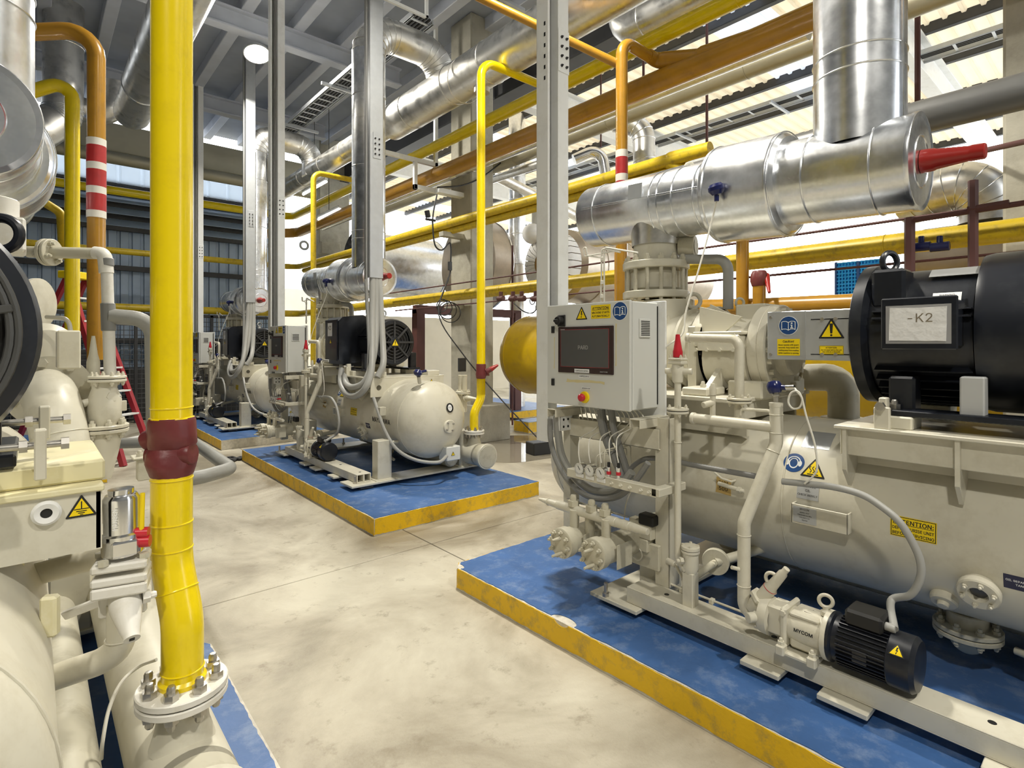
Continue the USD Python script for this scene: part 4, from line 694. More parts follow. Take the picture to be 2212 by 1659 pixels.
# --- oil filters with their manifold
of = thing('oil_filter', 'pair of cream bolted oil filters sticking out into the aisle below the nearest cabinet', 'oil filter', (2.35, 2.0, .4))
for i, (px, py) in enumerate(((1217, 1172), (1286, 1196))):
    c = at(px, py, x=2.26); part(of, 'filter_body', lathe([(.082, 0), (.084, .01), (.084, .03), (.074, .035), (.074, .30), (.06, .34), (0, .35)], c, X_, 32), 'cream_dull'); part(of, 'filter_cover', lathe([(0, -.03), (.07, -.028), (.084, -.02), (.084, -.002), (0, -.002)], c, X_, 32), 'cream_dull')
    for q in circle_pts(c - vec(.03, 0, 0), X_, .066, 8, .2): part(of, 'cover_bolt', J(bolt(q, -X_, .013, stud=0), cyl(q, q - vec(.028, 0, 0), .0075, n=8)), 'cream_dull')
    part(of, 'cover_spindle', cyl(c - vec(.02, 0, -.03), c - vec(.09, 0, -.03), .012, .007), 'cream_dull'); part(of, 'cover_spindle', cyl(c - vec(.02, .01, .05), c - vec(.10, .01, .05), .012, .007), 'cream_dull'); part(of, 'filter_riser', cyl(c + vec(.09, 0, .05), vec(c[0] + .09, c[1], .655), .026), 'cream_dull'); part(of, 'support_bracket', J(bx(c[0] + .07, c[0] + .2, c[1] - .09, c[1] - .086, c[2] - .08, c[2] + .05)), 'cream_dull')
m0, m1 = at(1218, 1094, x=2.37), at(1332, 1124, x=2.37); m0[2] = m1[2] = .645
part(of, 'manifold', cyl(m0 + vec(0, .05, 0), m1, .027), 'cream'); part(of, 'valve_spindle', J(cyl(m0 + vec(0, .05, 0), m0 + vec(0, .12, 0), .024, .02), cyl(m0 + vec(0, .12, 0), m0 + vec(0, .21, 0), .02, .008), ring(m0 + vec(0, .13, 0), Y_, .02, .003)), 'cream'); part(of, 'valve_spindle', J(cyl(m1, m1 - vec(0, .09, 0), .026), cyl(m1 - vec(0, .09, 0), m1 - vec(0, .2, 0), .025, .018)), 'cream')
for q in (.25, .6, .85): part(of, 'bonnet', bolt(m0 + (m1 - m0) * q + vec(0, .02, .02), Z_, .034), 'cream_dull')
part(of, 'cross_pipe', cyl(m0 * .5 + m1 * .5 + vec(.03, .02, 0), m0 * .5 + m1 * .5 + vec(.03, .02, -.24), .028), 'cream_dull'); part(of, 'steel_bar', pipe([m0 + vec(.03, .0, .04), m1 + vec(.03, -.05, .035)], .006, n=8), 'chrome'); part(of, 'delivery_pipe', pipe([m0 * .3 + m1 * .7 + vec(.06, 0, -.2), m1 + vec(.28, .1, -.2), vec(2.9, 1.98, .44)], .03, .06), 'cream_dull')

# --- relief line with the red cap
rl = thing('relief_line', 'thin cream vertical pipe with a red valve cap beside the nearest cabinet', 'pipe', (2.5, 1.575, .5)); c = vec(2.5, 1.575, 0)
part(rl, 'pipe', pipe([c + vec(0, 0, 1.43), c + vec(0, 0, .50), c + vec(.0, -.05, .455)], .017, .05, 14), 'cream'); part(rl, 'spindle_cap', lathe([(.012, 0), (.024, .002), (.025, .03), (.022, .04), (.012, .10), (.011, .118), (0, .12)], c + vec(0, 0, 1.535), Z_, 24), 'red_plastic', 'bright red valve cap')
part(rl, 'valve_body', J(lathe([(.015, 0), (.026, .01), (.03, .05), (.034, .07), (.028, .1)], c + vec(0, 0, 1.40), Z_, 20), cyl(c + vec(-.02, .06, 1.465), c + vec(.02, -.07, 1.465), .016)), 'cream'); part(rl, 'bonnet', J(bx(2.47, 2.53, 1.535, 1.615, 1.50, 1.517, .004), bx(2.47, 2.53, 1.535, 1.615, 1.52, 1.534, .004)), 'cream'); bolts(rl, [(x, y, 1.534) for x in (2.48, 2.52) for y in (1.545, 1.605)], Z_, .008, 'cream')
flange(rl, c + vec(0, 0, 1.262), Z_, .055, .014, 4, .009, 'cream', bolt_mat='cream', a0=.78); part(rl, 'socket', ring(c + vec(0, 0, 1.1), Z_, .018, .003, 16), 'cream')
sp_ = thing('oil_strainer', 'small cream strainer pot with a bolted lid at the foot of the relief line', 'strainer', (2.52, 1.5, .28)); c = vec(2.52, 1.515, 0)
part(sp_, 'pot', lathe([(0, .44), (.03, .44), (.04, .47), (.04, .545), (.046, .548), (.046, .56), (0, .56)], c, Z_, 24), 'cream'); part(sp_, 'lid', lathe([(.046, .563), (.046, .578), (.04, .582), (0, .583)], c, Z_, 24), 'cream'); bolts(sp_, circle_pts(c + vec(0, 0, .58), Z_, .036, 4, .5), Z_, .008, 'cream', stud=0); part(sp_, 'side_nut', bolt(c + vec(-.04, .02, .51), vec(-1, .5, 0), .018), 'cream'); part(sp_, 'stand_post', bx(2.49, 2.55, 1.485, 1.545, .20, .45, .004), 'cream')
tq = at(1545, 1215, x=2.75); part(sp_, 'end_flange', J(lathe([(0, 0), (.068, 0), (.07, .004), (.07, .028), (0, .028)], tq, vec(1, .35, 0), 28), bolt(tq + vec(-.01, 0, 0), vec(-1, -.3, 0), .018)), 'cream_dull'); part(sp_, 'link_pipe', J(cyl(tq, tq + vec(.25, -.15, .06), .025), cyl(c + vec(.03, 0, .41), tq, .018)), 'cream_dull')

# --- oil supply pipe, pump set
op = thing('oil_pipe', 'thick cream oil pipe with a slanted middle in front of the nearest tank', 'pipe', (2.5, 1.2, .4)); k1, k2, k3 = vec(2.62, 1.13, 1.31), vec(2.62, 1.13, 1.14), vec(2.50, 1.226, .77)
part(op, 'slanted_pipe', pipe([k1, k2, k3, vec(2.5, 1.226, .36), vec(2.5, 1.13, .36)], .029, .07, 20), 'cream')
for q, d in ((vec(2.62, 1.13, 1.19), Z_), (vec(2.62, 1.13, 1.275), Z_), (k2 + (k3 - k2) * .1, k3 - k2), (k3 - vec(0, 0, .055), Z_), (vec(2.5, 1.226, .48), Z_)): part(op, 'weld_ring', ring(q, d, .0295, .0025, 24, 6), 'cream')
part(op, 'branch_pipe', cyl((2.62, 1.55, 1.215), (2.62, 1.13, 1.215), .026, n=20), 'cream'); part(op, 'branch_cap', lathe([(.026, 0), (.03, .004), (.03, .02), (.0, .03)], (2.62, 1.545, 1.215), Y_, 20), 'cream'); part(op, 'top_cap', lathe([(.029, 0), (.031, .003), (.031, .02), (0, .024)], k1, Z_, 20), 'cream'); part(op, 'bleed_tube', pipe([(2.66, 1.32, 1.25), (2.66, 1.32, 1.28), (2.66, 1.18, 1.285), (2.63, 1.14, 1.25)], .008, .03, 8), 'cream')
part(op, 'angle_valve', J(cyl((2.66, 1.47, 1.22), (2.66, 1.47, 1.35), .014), cyl((2.66, 1.47, 1.30), (2.60, 1.49, 1.29), .016), lathe([(.018, 0), (.018, .03), (.01, .06), (0, .062)], (2.66, 1.47, 1.34), Z_, 12)), 'cream')
part(op, 'temperature_sensor_neck', J(cyl(k1 + vec(0, 0, .02), k1 + vec(0, 0, .07), .012), cyl(k1 + vec(0, 0, .05), k1 + vec(0, 0, .062), .017)), 'steel_bolt'); hd = at(1673, 836, x=2.62); part(op, 'temperature_sensor', J(lathe([(0, -.03), (.025, -.028), (.034, -.01), (.034, .008), (.026, .025), (0, .032)], hd, vec(.1, .2, 1), 20), cyl(hd - vec(0, .02, 0), hd - vec(.0, .055, .0), .012)), 'sensor_blue', 'dark blue sensor head'); part(op, 'gland', cyl(hd - vec(0, .05, 0), hd - vec(0, .09, -.005), .012), 'chrome')
lp = [hd - vec(0, .09, 0)] + hp(2.6, (1722, 846), (1733, 862), (1727, 880), (1712, 882), (1703, 868), (1710, 848), (1728, 850), (1742, 900), (1760, 960), (1765, 1010), (1755, 1030), (1738, 1045)); part(op, 'sensor_cable', hose(lp, .0045, 8, 6), 'cable_white')
part(op, 'drain_nipple', cyl((2.47, 1.235, .56), (2.43, 1.25, .575), .009), 'cream')

pu = thing('oil_pump', 'cream oil pump with a black motor bolted to the rail of the nearest machine', 'pump', (2.5, .95, .28)); pz = .385
part(pu, 'pump_cover', J(lathe([(0, .03), (.055, .028), (.078, .02), (.083, 0), (.083, -.02), (.06, -.025)], (2.5, 1.115, pz), Y_, 32), cyl((2.46, 1.13, pz), (2.40, 1.16, pz), .022)), 'cream'); bolts(pu, circle_pts((2.5, 1.134, pz), Y_, .066, 7, .2), Y_, .014, 'cream', stud=0); bolts(pu, circle_pts((2.5, 1.1, pz), Y_, .06, 6, .7), vec(-.7, .7, 0), .012, 'cream', stud=0)
va, vd = vec(2.5, 1.12, .45), unit(at(1712, 1222, x=2.5) - vec(2.5, 1.14, .44)); part(pu, 'slanted_valve', J(lathe([(0, -.06), (.032, -.05), (.036, 0), (.03, .03), (.03, .1), (.024, .11), (.02, .2), (.014, .21), (.014, .23), (0, .232)], vec(2.5, 1.16, .425), vd, 22), lathe([(.03, .02), (.052, .02), (.052, .035), (.03, .035)], vec(2.5, 1.16, .425), vd, 6)), 'cream')
part(pu, 'red_seal_ring', ring(vec(2.5, 1.16, .425) + vd * .098, vd, .029, .002, 20), 'red_plastic'); part(pu, 'pump_body', J(bx(2.45, 2.56, 1.03, 1.10, .33, .455, .008)), 'cream'); eye_ring(pu, vec(2.55, 1.12, .53), .75, 'cream', X_)
part(pu, 'lantern_flange', J(bx(2.42, 2.58, 1.005, 1.03, .30, .475, .01)), 'cream'); part(pu, 'lantern', J(lathe([(.07, 0), (.076, .05), (.078, .14)], (2.5, 1.005, pz + .005), -Y_, 32), bx(2.44, 2.56, .87, 1.0, .31, .37, .01), bx(2.44, 2.56, .88, 1.0, .44, .462, .008)), 'cream'); part(pu, 'motor_flange', lathe([(.05, 0), (.098, 0), (.1, .003), (.1, .018), (.098, .02), (.05, .02)], (2.5, .868, pz + .01), -Y_, 40), 'cream'); bolts(pu, [(2.42, 1.015, .32), (2.42, 1.015, .455)], -X_, .012, 'cream', stud=0)
eye_ring(pu, vec(2.5, .875, .53), .7, 'cream', unit(vec(1, .3, 0))); stick(pu, 'maker_lettering', [('l', text_flat('MYCOM', .014, 0, 0, 0, .001, True), 'sign_black')], lambda m: orient(m, (2.422, .935, .40), (0, -1, 0), (0, 0, 1))); stick(pu, 'shock_sign', sign_triangle(.05, 'shock'), lambda m: orient(m, (2.495, .93, .463), (0, -1, .0), (1, 0, .0)))
part(pu, 'foot', J(bx(2.40, 2.60, .88, 1.03, .282, .30, .005), bx(2.385, 2.43, .875, .91, .282, .325, .005), bx(2.385, 2.43, 1.0, 1.035, .282, .325, .005)), 'cream'); bolts(pu, [(2.405, .893, .325), (2.405, 1.018, .325)], Z_, .014, 'cream')
mz = pz + .012; part(pu, 'motor_housing', lathe([(0, 0), (.098, 0), (.1, .012), (.09, .02), (.088, .22)], (2.5, .848, mz), -Y_, 36), 'motor_black'); part(pu, 'motor_fins', J([obox((2.5 + .092 * math.cos(a), .725, mz + .092 * math.sin(a)), (.008, .085, .002), (math.cos(a), 0, math.sin(a)), (0, 1, 0), .0005) for a in np.linspace(0, 2 * math.pi, 36, endpoint=False)]), 'motor_black')
part(pu, 'fan_cowl', lathe([(.1, 0), (.103, .004), (.103, .075), (.09, .09), (.05, .094), (0, .094)], (2.5, .64, mz), -Y_, 36), 'motor_black'); part(pu, 'terminal_box', bx(2.45, 2.57, .66, .79, mz + .085, mz + .15, .01), 'black'); part(pu, 'rating_plate', bx(2.406, 2.41, .70, .75, mz - .03, mz + .02, .001), 'dark_steel'); stick(pu, 'motor_shock_sign', sign_triangle(.055, 'shock'), lambda m: wrap(m, 2.5, mz, .1033, math.radians(52), .605))
cx_ = vec(2.49, .65, mz + .115); part(pu, 'cable_gland', cyl(cx_ + vec(0, .01, 0), cx_ - vec(0, .025, 0), .016), 'conduit_grey'); part(pu, 'flexible_conduit', hose([cx_ - vec(0, .02, 0)] + [at(px, py, x=2.62) for px, py in ((1925, 1298), (1965, 1286), (1985, 1258), (1990, 1225), (1978, 1185), (1945, 1130), (1905, 1095), (1860, 1068), (1800, 1052), (1740, 1045), (1690, 1040))], .0145, 12), 'conduit_grey', 'grey flexible conduit arching over the tank')

# --- discharge elbow behind the guard
de = thing('discharge_elbow', 'dull cream discharge elbow turning down behind the coupling guard', 'pipe', (3.5, 1.2, 1.2)); ce_ = [at(1745, 815, x=3.72), at(1822, 815, x=3.72), at(1822, 905, x=3.72)]
part(de, 'elbow', pipe(ce_, .085, .17, 24), 'cream_dull'); part(de, 'flange', lathe([(.1, 0), (.15, 0), (.15, .03), (.1, .03)], at(1720, 800, x=3.72), Y_, 28), 'cream_dull'); bolts(de, circle_pts(at(1720, 800, x=3.72) - vec(0, .03, 0), -Y_, .13, 8), -Y_, .016, 'cream_dull'); part(de, 'neck', cyl(ce_[2] + vec(0, 0, .01), vec(ce_[2][0], ce_[2][1], 1.05), .125, n=24), 'cream_dull')

# ------------------------------------------------------------------ the middle and the far machine
WHERE = (('middle machine', MID), ('farthest machine', FAR))
for w, o in WHERE:
    dup(sk, o + vec(0, -.02, .01), f'cream base skid with long rails under the {w}')
    dup(tk, o + vec(0, .02, .0), {'middle machine': 'big cream tank with a domed end and a round mask sign, middle machine', 'farthest machine': 'small-looking cream domed tank on the farthest plinth'}[w])
    dup(mf, o, f'cream welded motor frame over the tank of the {w}')
    dup(sc, o, f'cream cast screw compressor partly hidden behind the cabinet of the {w}')
    dup(cv, o, f'cream flanged valve spool under the insulated strainer of the {w}')
    dup(st, o + vec(0, .09 if o is MID else .0, -.05), {'middle machine': 'shiny insulated strainer with a round end and red cap above the middle black motor', 'farthest machine': 'hazy insulated strainer with a round end far back beside the bright opening'}[w])
    dup(rd, o + vec(0, .13 if o is MID else 0, -.05), {'middle machine': 'shiny vertical duct behind the grey cable chute of the middle machine', 'farthest machine': 'shiny vertical duct farthest back, against the blue wall'}[w])
    dup(cc, o + vec(0, -.03, 0), {'middle machine': 'grey control cabinet of the middle machine on the blue plinth', 'farthest machine': 'grey control cabinet half hidden by the thick yellow pipe'}[w])
    dup(cs, o, f'cream cabinet stand with gauge rail of the {w}')
    dup(cp, o + vec(0, 0, 0), {'middle machine': 'bright white cable post standing behind the middle cabinet', 'farthest machine': 'slim cable post just right of the thick yellow pipe'}[w])
    dup(ch, o, f'grey conduit loop below the cabinet of the {w}'); dup(of, o, f'cream oil filters low at the far end of the {w}'); dup(rl, o + vec(.06, -.16, 0), f'thin cream pipe with a red cap beside the cabinet of the {w}'); dup(sp_, o, f'small cream strainer pot on the skid of the {w}')
    dup(op, o, f'thick slanted cream oil pipe in front of the tank of the {w}'); dup(pu, o, f'oil pump with a black motor on the rail of the {w}'); dup(de, o, f'dull cream discharge elbow behind the motor of the {w}')
# motors of these two have a big terminal box turned to the aisle
mm = thing('electric_motor', 'black electric motor with a spoked end grille and big terminal box, middle machine', 'motor', vec(AX, .9, 1.29) + MID); LOC[mm] = vec(AX, .9, 1.29)
motor_body(mm, 1.30, .60, .44, 1.625, .25)
for x0, x1 in ((2.86, 3.02), (3.48, 3.64)): part(mm, 'foot', J(bx(x0, x1, .5, 1.2, 1.29, 1.315, .004), bx(x0 + .05, x1 - .02, .55, .62, 1.3, 1.5, .01), bx(x0 + .05, x1 - .02, 1.05, 1.12, 1.3, 1.5, .01)), 'motor_black')
eye_ring(mm, (AX, .72, 1.98), 1.0, 'label_grey'); part(mm, 'eye_pad', bx(AX - .05, AX + .05, .67, .77, 1.86, 1.90, .01), 'motor_black')
tb = part(mm, 'terminal_box', trimesh.convex.convex_hull(np.array([q for y in (.88, 1.27) for q in ((2.75, y, 1.42), (2.75, y, 1.88), (2.80, y, 1.93), (3.06, y, 1.96), (3.14, y, 1.92), (3.14, y, 1.40), (2.80, y, 1.36))])), 'motor_black', smooth=20)
part(tb, 'box_lid', bx(2.735, 2.752, .90, 1.25, 1.40, 1.90, .008), 'motor_black'); part(tb, 'gland_plate', bx(2.82, 3.1, .92, 1.22, 1.33, 1.40, .006), 'black')
stick(tb, 'paper_notice', sign_text(.13, .16, [('K3', .05, .02)], 'paper', 'marker_ink', False), on_x(2.734, 1.10, 1.78)); stick(tb, 'shock_sign', sign_triangle(.07, 'shock'), on_x(2.734, 1.08, 1.63)); part(tb, 'tag', bx(2.72, 2.735, 1.12, 1.26, 1.385, 1.415), 'cabinet_grey')
stick(mm, 'hub_shock_sign', sign_triangle(.11, 'shock'), lambda m: orient(m, (AX, .425, 1.61), (1, 0, 0), (0, 0, 1)))
m2 = dup(mm, FAR, 'black electric motor with a yellow sign on the farthest plinth')
# cable chute that feeds the motor from above, with three fat conduits
kt = thing('cable_chute', 'grey perforated cable chute hanging in front of the middle shiny duct', 'cable post', vec(2.9, .45, 2.37) + MID); LOC[kt] = vec(2.9, .45, 2.37)
part(kt, 'chute', J(bx(2.92, 3.09, .42, .425, 2.37, 6.94), bx(2.92, 2.925, .42, .55, 2.37, 6.94), bx(3.085, 3.09, .42, .55, 2.37, 6.94)), 'galvanised'); part(kt, 'chute_rail', bx(2.89, 2.915, .46, .5, 2.33, 6.94), 'rubber_grey'); part(kt, 'splice_plate', bx(2.96, 3.06, .414, .42, 3.75, 4.05, .002), 'galvanised')
bolts(kt, [(x, .414, 3.8 + .06 * k) for x in (2.985, 3.035) for k in range(4)], -Y_, .01, 'dark_steel')
hq = [[(2.98, .47, 2.42), (2.95, .42, 2.0), (2.88, .28, 1.6), (2.80, .14, 1.32), (2.72, .12, 1.13), (2.69, .30, 1.03), (2.69, .55, 1.05), (2.74, .8, 1.17), (2.84, .98, 1.36)], [(3.02, .47, 2.42), (3.0, .42, 2.0), (2.93, .30, 1.6), (2.83, .21, 1.35), (2.75, .22, 1.18), (2.70, .38, 1.12), (2.72, .6, 1.15), (2.80, .8, 1.25), (2.90, .95, 1.36)], [(3.06, .47, 2.42), (3.05, .40, 2.0), (3.0, .26, 1.6), (2.93, .12, 1.38), (2.85, .10, 1.24)]]
hoses = thing('motor_conduit', 'three fat grey conduits drooping from the chute to the middle motor terminal box', 'conduit', vec(2.9, .5, 1.2) + MID); LOC[hoses] = vec(2.9, .5, 1.2)
for q in hq: part(hoses, 'conduit', hose(q, .036, 14), 'conduit_grey')
part(hoses, 'conduit', hose([(2.9, .48, 2.35), (2.89, .42, 2.0), (2.85, .30, 1.6), (2.80, .22, 1.26)], .02, 10), 'rubber_grey')
dup(kt, FAR, 'grey cable chute of the farthest machine against the blue wall'); dup(hoses, FAR, 'fat grey conduits drooping to the farthest motor')
# oil coolers with the yellow risers
co = thing('oil_cooler', 'cream round oil cooler with a flat end right of the middle tank', 'oil cooler', vec(3.78, .5, .4) + MID); LOC[co] = vec(3.78, .5, .4)
CX_, CZ_ = 3.82, .35
part(co, 'shell', lathe([(.125, 0), (.125, 2.6)], (CX_, -.5, CZ_), Y_, 40), 'cream'); part(co, 'end_ring', lathe([(.12, 0), (.137, 0), (.14, .004), (.14, .03), (.125, .034)], (CX_, -.62, CZ_), Y_, 40), 'cream'); part(co, 'end_plate', lathe([(0, -.003), (.12, -.003), (.125, .002), (.125, .15)], (CX_, -.62, CZ_), Y_, 40), 'cream_dull')
fc = vec(CX_, -.37, .598); part(co, 'nozzle', lathe([(.085, -.15), (.07, -.1), (.06, -.03), (.06, 0)], fc, Z_, 32), 'cream'); flange(co, fc, Z_, .118, .022, 8, .0195, 'white_flange', a0=.3, stud=.75)
for y in (.1, 1.5): part(co, 'saddle', bx(CX_ - .05, CX_ + .05, y - .03, y + .03, .16, .26), 'cream')
part(co, 'second_shell', lathe([(0, 0), (.075, .01), (.09, .03), (.09, 2.2), (0, 2.2)], (CX_ - .26, -.32, .31), Y_, 32), 'cream_dull')
LEFT = vec(.33 - CX_, 1.84 + .37, 0)
dup(co, vec(0, 0, 0), 'cream oil cooler behind the nearest tank')
dup(co, LEFT + vec(0, 0, .0), 'cream round oil cooler with a bolted flange at the bottom left'); dup(co, FAR, 'cream oil cooler beside the farthest tank')
# ------------------------------------------------------------------ yellow and brown risers
def stripes(t, c, z0, z1, r, n=3, alt=('tape_white', 'tape_red')):
    k = 2 * n + 1; w_ = np.array([.42 if i % 2 == 0 else 1.0 for i in range(k)]); hs = z0 + (z1 - z0) * np.r_[0, np.cumsum(w_)] / w_.sum(); g = np.random.default_rng(int(1000 * abs(c[0])) + 3)
    for i in range(k):
        ring_ = lathe([(r, 0), (r + .0025, 0), (r + .0025, hs[i + 1] - hs[i]), (r, hs[i + 1] - hs[i])], (c[0], c[1], hs[i]), Z_, 30)
        part(t, 'stripe_white' if i % 2 == 0 else 'stripe_red', ring_, alt[i % 2], 'white stripe' if i % 2 == 0 else 'red stripe')
yr = thing('yellow_riser', 'thick bright yellow vertical pipe with a wrapped red-brown valve in the left foreground', 'pipe', (.33, 1.84, .6)); R1 = .0545
u_ = vec(.312, 1.895, 0); w_ = vec(.33, 1.84, 0)
part(yr, 'upper_pipe', pipe([u_ + vec(0, 0, 1.375), u_ + vec(0, 0, 6.9)], R1, n=48), 'yellow'); lpt = [u_ + vec(0, 0, 1.222), u_ + vec(0, 0, .96), w_ + vec(0, 0, .80), w_ + vec(0, 0, .62)]; lpf = fillet(lpt, .22); part(yr, 'lower_pipe', sweep(lpf, R1, 48), 'yellow')
for q, d in ((u_ + vec(0, 0, 1.415), Z_), (u_ + vec(0, 0, 1.205), Z_), (u_ + vec(0, 0, 1.075), Z_), (lpf[1], Z_), (lpf[7] * .5 + lpf[8] * .5, lpf[8] - lpf[7]), (w_ + vec(0, 0, .66), Z_)): part(yr, 'weld_ring', ring(q, d, R1 - .0005, .003, 40, 8), 'yellow')
part(yr, 'pipe_lip', ring(u_ + vec(0, 0, 1.383), Z_, R1 + .001, .004, 40), 'yellow')
part(yr, 'foot_collar', lathe([(.062, 0), (.062, .012), (R1, .02)], w_ + vec(0, 0, .62), Z_, 40), 'yellow')
vm = lathe([(.0, 0), (.050, 0), (.0565, .012), (.061, .03), (.064, .05), (.058, .075), (.052, .09), (.060, .105), (.064, .13), (.0625, .17), (.059, .18), (0, .18)], u_ + vec(0, 0, 1.205), Z_, 64)
vv = vm.vertices; rr = vv - u_; ang = np.arctan2(rr[:, 1], rr[:, 0]); zz = vv[:, 2] - 1.205
k_ = (.010 * np.sin(2 * ang + 9 * zz * 3) * np.exp(-((zz - .085) / .04) ** 2) + .003 * (meshkit.noise(vv * 60) - .5)) / .06
vv[:, :2] = u_[:2] + rr[:, :2] * (1 + k_)[:, None]; vm.vertices = vv
vw = part(yr, 'wrapped_valve', vm, 'oxide_red', 'red-brown tape-wrapped valve'); part(vw, 'valve_knuckle', J(lathe([(0, -.068), (.03, -.066), (.036, -.055), (.036, .05), (.03, .063), (0, .065)], u_ + vec(.0, .0, 1.275), unit(vec(.75, -.66, .06)), 20), lathe([(0, 0), (.03, 0), (.03, .035), (.024, .045), (0, .047)], u_ + vec(-.03, .02, 1.33), unit(vec(-.8, .5, -.4)), 20)), 'oxide_red')
part(yr, 'name_tag', wrap(flat(Polygon([(-.03, -.009), (.03, -.009), (.03, .009), (-.03, .009)]), 0, .001), 0, 0, .1182, 0, 0), 'tag_brown') if False else None
# riser of the middle machine
fm = fc + MID; ym = thing('yellow_riser', 'slender yellow riser with arched top and red-handled valve beside the middle machine', 'pipe', fm); ux = fm[0] + .10
part(ym, 'upper_pipe', pipe([(ux, fm[1], 1.02), (ux, fm[1], 4.9), (4.98, fm[1] - .02, 4.9), (4.98, fm[1] - .02, 4.8)], .05, .2, 24), 'yellow'); part(ym, 'lower_pipe', pipe([(ux, fm[1], 1.21), (ux, fm[1], .98), (fm[0], fm[1], .82), (fm[0], fm[1], .60)], .05, .16, 24), 'yellow')
mv = vec(ux, fm[1], 1.21); v_ = part(ym, 'valve_body', lathe([(.05, 0), (.058, .01), (.062, .05), (.056, .09), (.058, .16), (.054, .17), (.05, .17)], mv, Z_, 24), 'oxide_red', 'red-brown valve'); part(v_, 'valve_bonnet', J(lathe([(.04, .03), (.045, .06), (.055, .07), (.055, .085), (.03, .09), (.03, .13)], mv + vec(0, 0, .04), unit(vec(.8, -.5, .55)), 18)), 'oxide_red'); part(v_, 'spindle_cap', lathe([(.026, .12), (.03, .13), (.026, .16), (.013, .23), (0, .235)], mv + vec(0, 0, .04), unit(vec(.8, -.5, .55)), 18), 'red_handle')
# far riser with its square arch
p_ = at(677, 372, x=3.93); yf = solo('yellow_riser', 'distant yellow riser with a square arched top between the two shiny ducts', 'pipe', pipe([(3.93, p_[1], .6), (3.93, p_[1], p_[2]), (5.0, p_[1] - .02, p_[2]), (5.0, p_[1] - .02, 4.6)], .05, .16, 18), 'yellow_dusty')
# left background riser and its branch, brown riser with stripes
yl = thing('yellow_riser', 'yellow riser bending left at the top, behind the red ladder', 'pipe', (.36, 8.44, .2)); part(yl, 'pipe', pipe([(.36, 8.44, .12), (.36, 8.44, 4.78), at(60, 200, y=8.46)], .075, .35, 20), 'yellow'); part(yl, 'branch', pipe([at(100, 440, y=8.7), at(132, 460, y=8.7), at(138, 560, y=8.7)], .05, .1, 12), 'yellow_dusty')
br = thing('brown_riser', 'ochre-brown riser with red and white stripes bending left at the top', 'pipe', (.324, 4.62, 1.5)); part(br, 'pipe', pipe([(.324, 4.624, 1.50), (.324, 4.624, 3.72), at(60, 70, y=4.8)], .052, .26, 28), 'ochre'); stripes(br, (.324, 4.624), 2.45, 2.98, .053, 3)
b2 = thing('brown_riser', 'ochre-brown riser with red and white stripes beside the nearest white cable post', 'pipe', (4.4, 3.4, 2)); bp = at(1343, 400, x=4.4); top = at(1350, 78, x=4.4)
part(b2, 'pipe', pipe([(4.4, bp[1], 1.3), (4.4, bp[1], top[2] - .02), (4.9, bp[1] - .02, top[2] - .05)], .058, .15, 26), 'ochre'); stripes(b2, (4.4, bp[1]), 2.98, 3.52, .0585, 2)
part(b2, 'swept_tee', sweep(fillet([(4.82, bp[1] - .02, top[2] - .04), (4.96, bp[1] - .03, top[2] - .05), (5.0, bp[1] - .5, 4.45), (5.0, bp[1] - 1.1, 4.39)], .3), np.linspace(.066, .105, len(fillet([(4.82, bp[1] - .02, top[2] - .04), (4.96, bp[1] - .03, top[2] - .05), (5.0, bp[1] - .5, 4.45), (5.0, bp[1] - 1.1, 4.39)], .3))), 20), 'ochre')
# ------------------------------------------------------------------ left machine, standing beside the viewer
LV = vec(-3.62, 1.67, 0)
lt = dup(tk, LV + vec(0, .02, 0), 'big cream tank end cut by the bottom left corner of the picture'); dup(sk, LV, 'cream skid under the machine at the left edge')
dup(st, vec(-3.45, 2.18, -.02), 'shiny insulated strainer with a big round end at the left edge'); dup(rd, vec(-3.45, 2.18, 0), 'broad shiny vertical duct cut by the left edge of the picture')
fr = thing('motor_pedestal', 'cream frame end with an earth sign and a lifting pad at the left edge', 'frame', (-.3, 1.9, 1.0)); fx, fy = .137, 1.786
part(fr, 'end_plate', prism(Polygon([(-.95, 1.07), (fx, 1.07), (fx, 1.225), (-.95, 1.225)]), .015, (0, fy + .015, 0), (1, 0, 0), (0, 0, 1)), 'cream'); part(fr, 'top_plate', bx(-.95, fx + .005, fy - .01, 2.6, 1.222, 1.237, .003), 'cream_pad'); part(fr, 'side_plate', bx(fx - .015, fx, fy, 2.6, 1.07, 1.222), 'cream')
lug = at(100, 1107, y=fy); part(fr, 'lifting_lug', J(lathe([(.012, -.02), (.012, .012), (.024, .016), (.03, .01), (.03, -.02)], lug, -Y_, 24)), 'white'); part(fr, 'lug_hole', lathe([(0, .008), (.012, .008)], lug, -Y_, 16), 'black'); stick(fr, 'earth_sign', sign_triangle(.066, 'earth'), on_y(*(at(176, 1100, y=fy) - vec(0, .001, 0))))
b0, b1 = at(75, 1012, z=1.29), at(207, 945, z=1.29); part(fr, 'packing_block', J(bx(-.08, .148, 1.84, 2.25, 1.238, 1.292, .006)), 'cream_pad', 'yellowed packing block'); part(fr, 'foot_block', bx(-.25, -.075, 1.70, 1.83, 1.238, 1.30, .008), 'cream')
for i, (px, pyt, pyb) in enumerate(((87, 927, 1035), (96, 877, 948))):
    a, b = at(px, pyt, y=1.81 + .17 * i), at(px, pyb, y=1.81 + .17 * i); jp = part(fr, 'jack_post', bx(a[0] - .012, a[0] + .012, a[1] - .02, a[1] + .02, b[2], a[2], .003), 'cream'); q = vec(a[0], a[1], a[2] - .04); part(jp, 'jack_screw', J(cyl(q - vec(.09, 0, 0), q + vec(.05, 0, 0), .009, n=12), bolt(q + vec(.04, 0, 0), X_, .016, stud=0), bolt(q - vec(.04, 0, 0), X_, .016, stud=0)), 'steel_bolt')
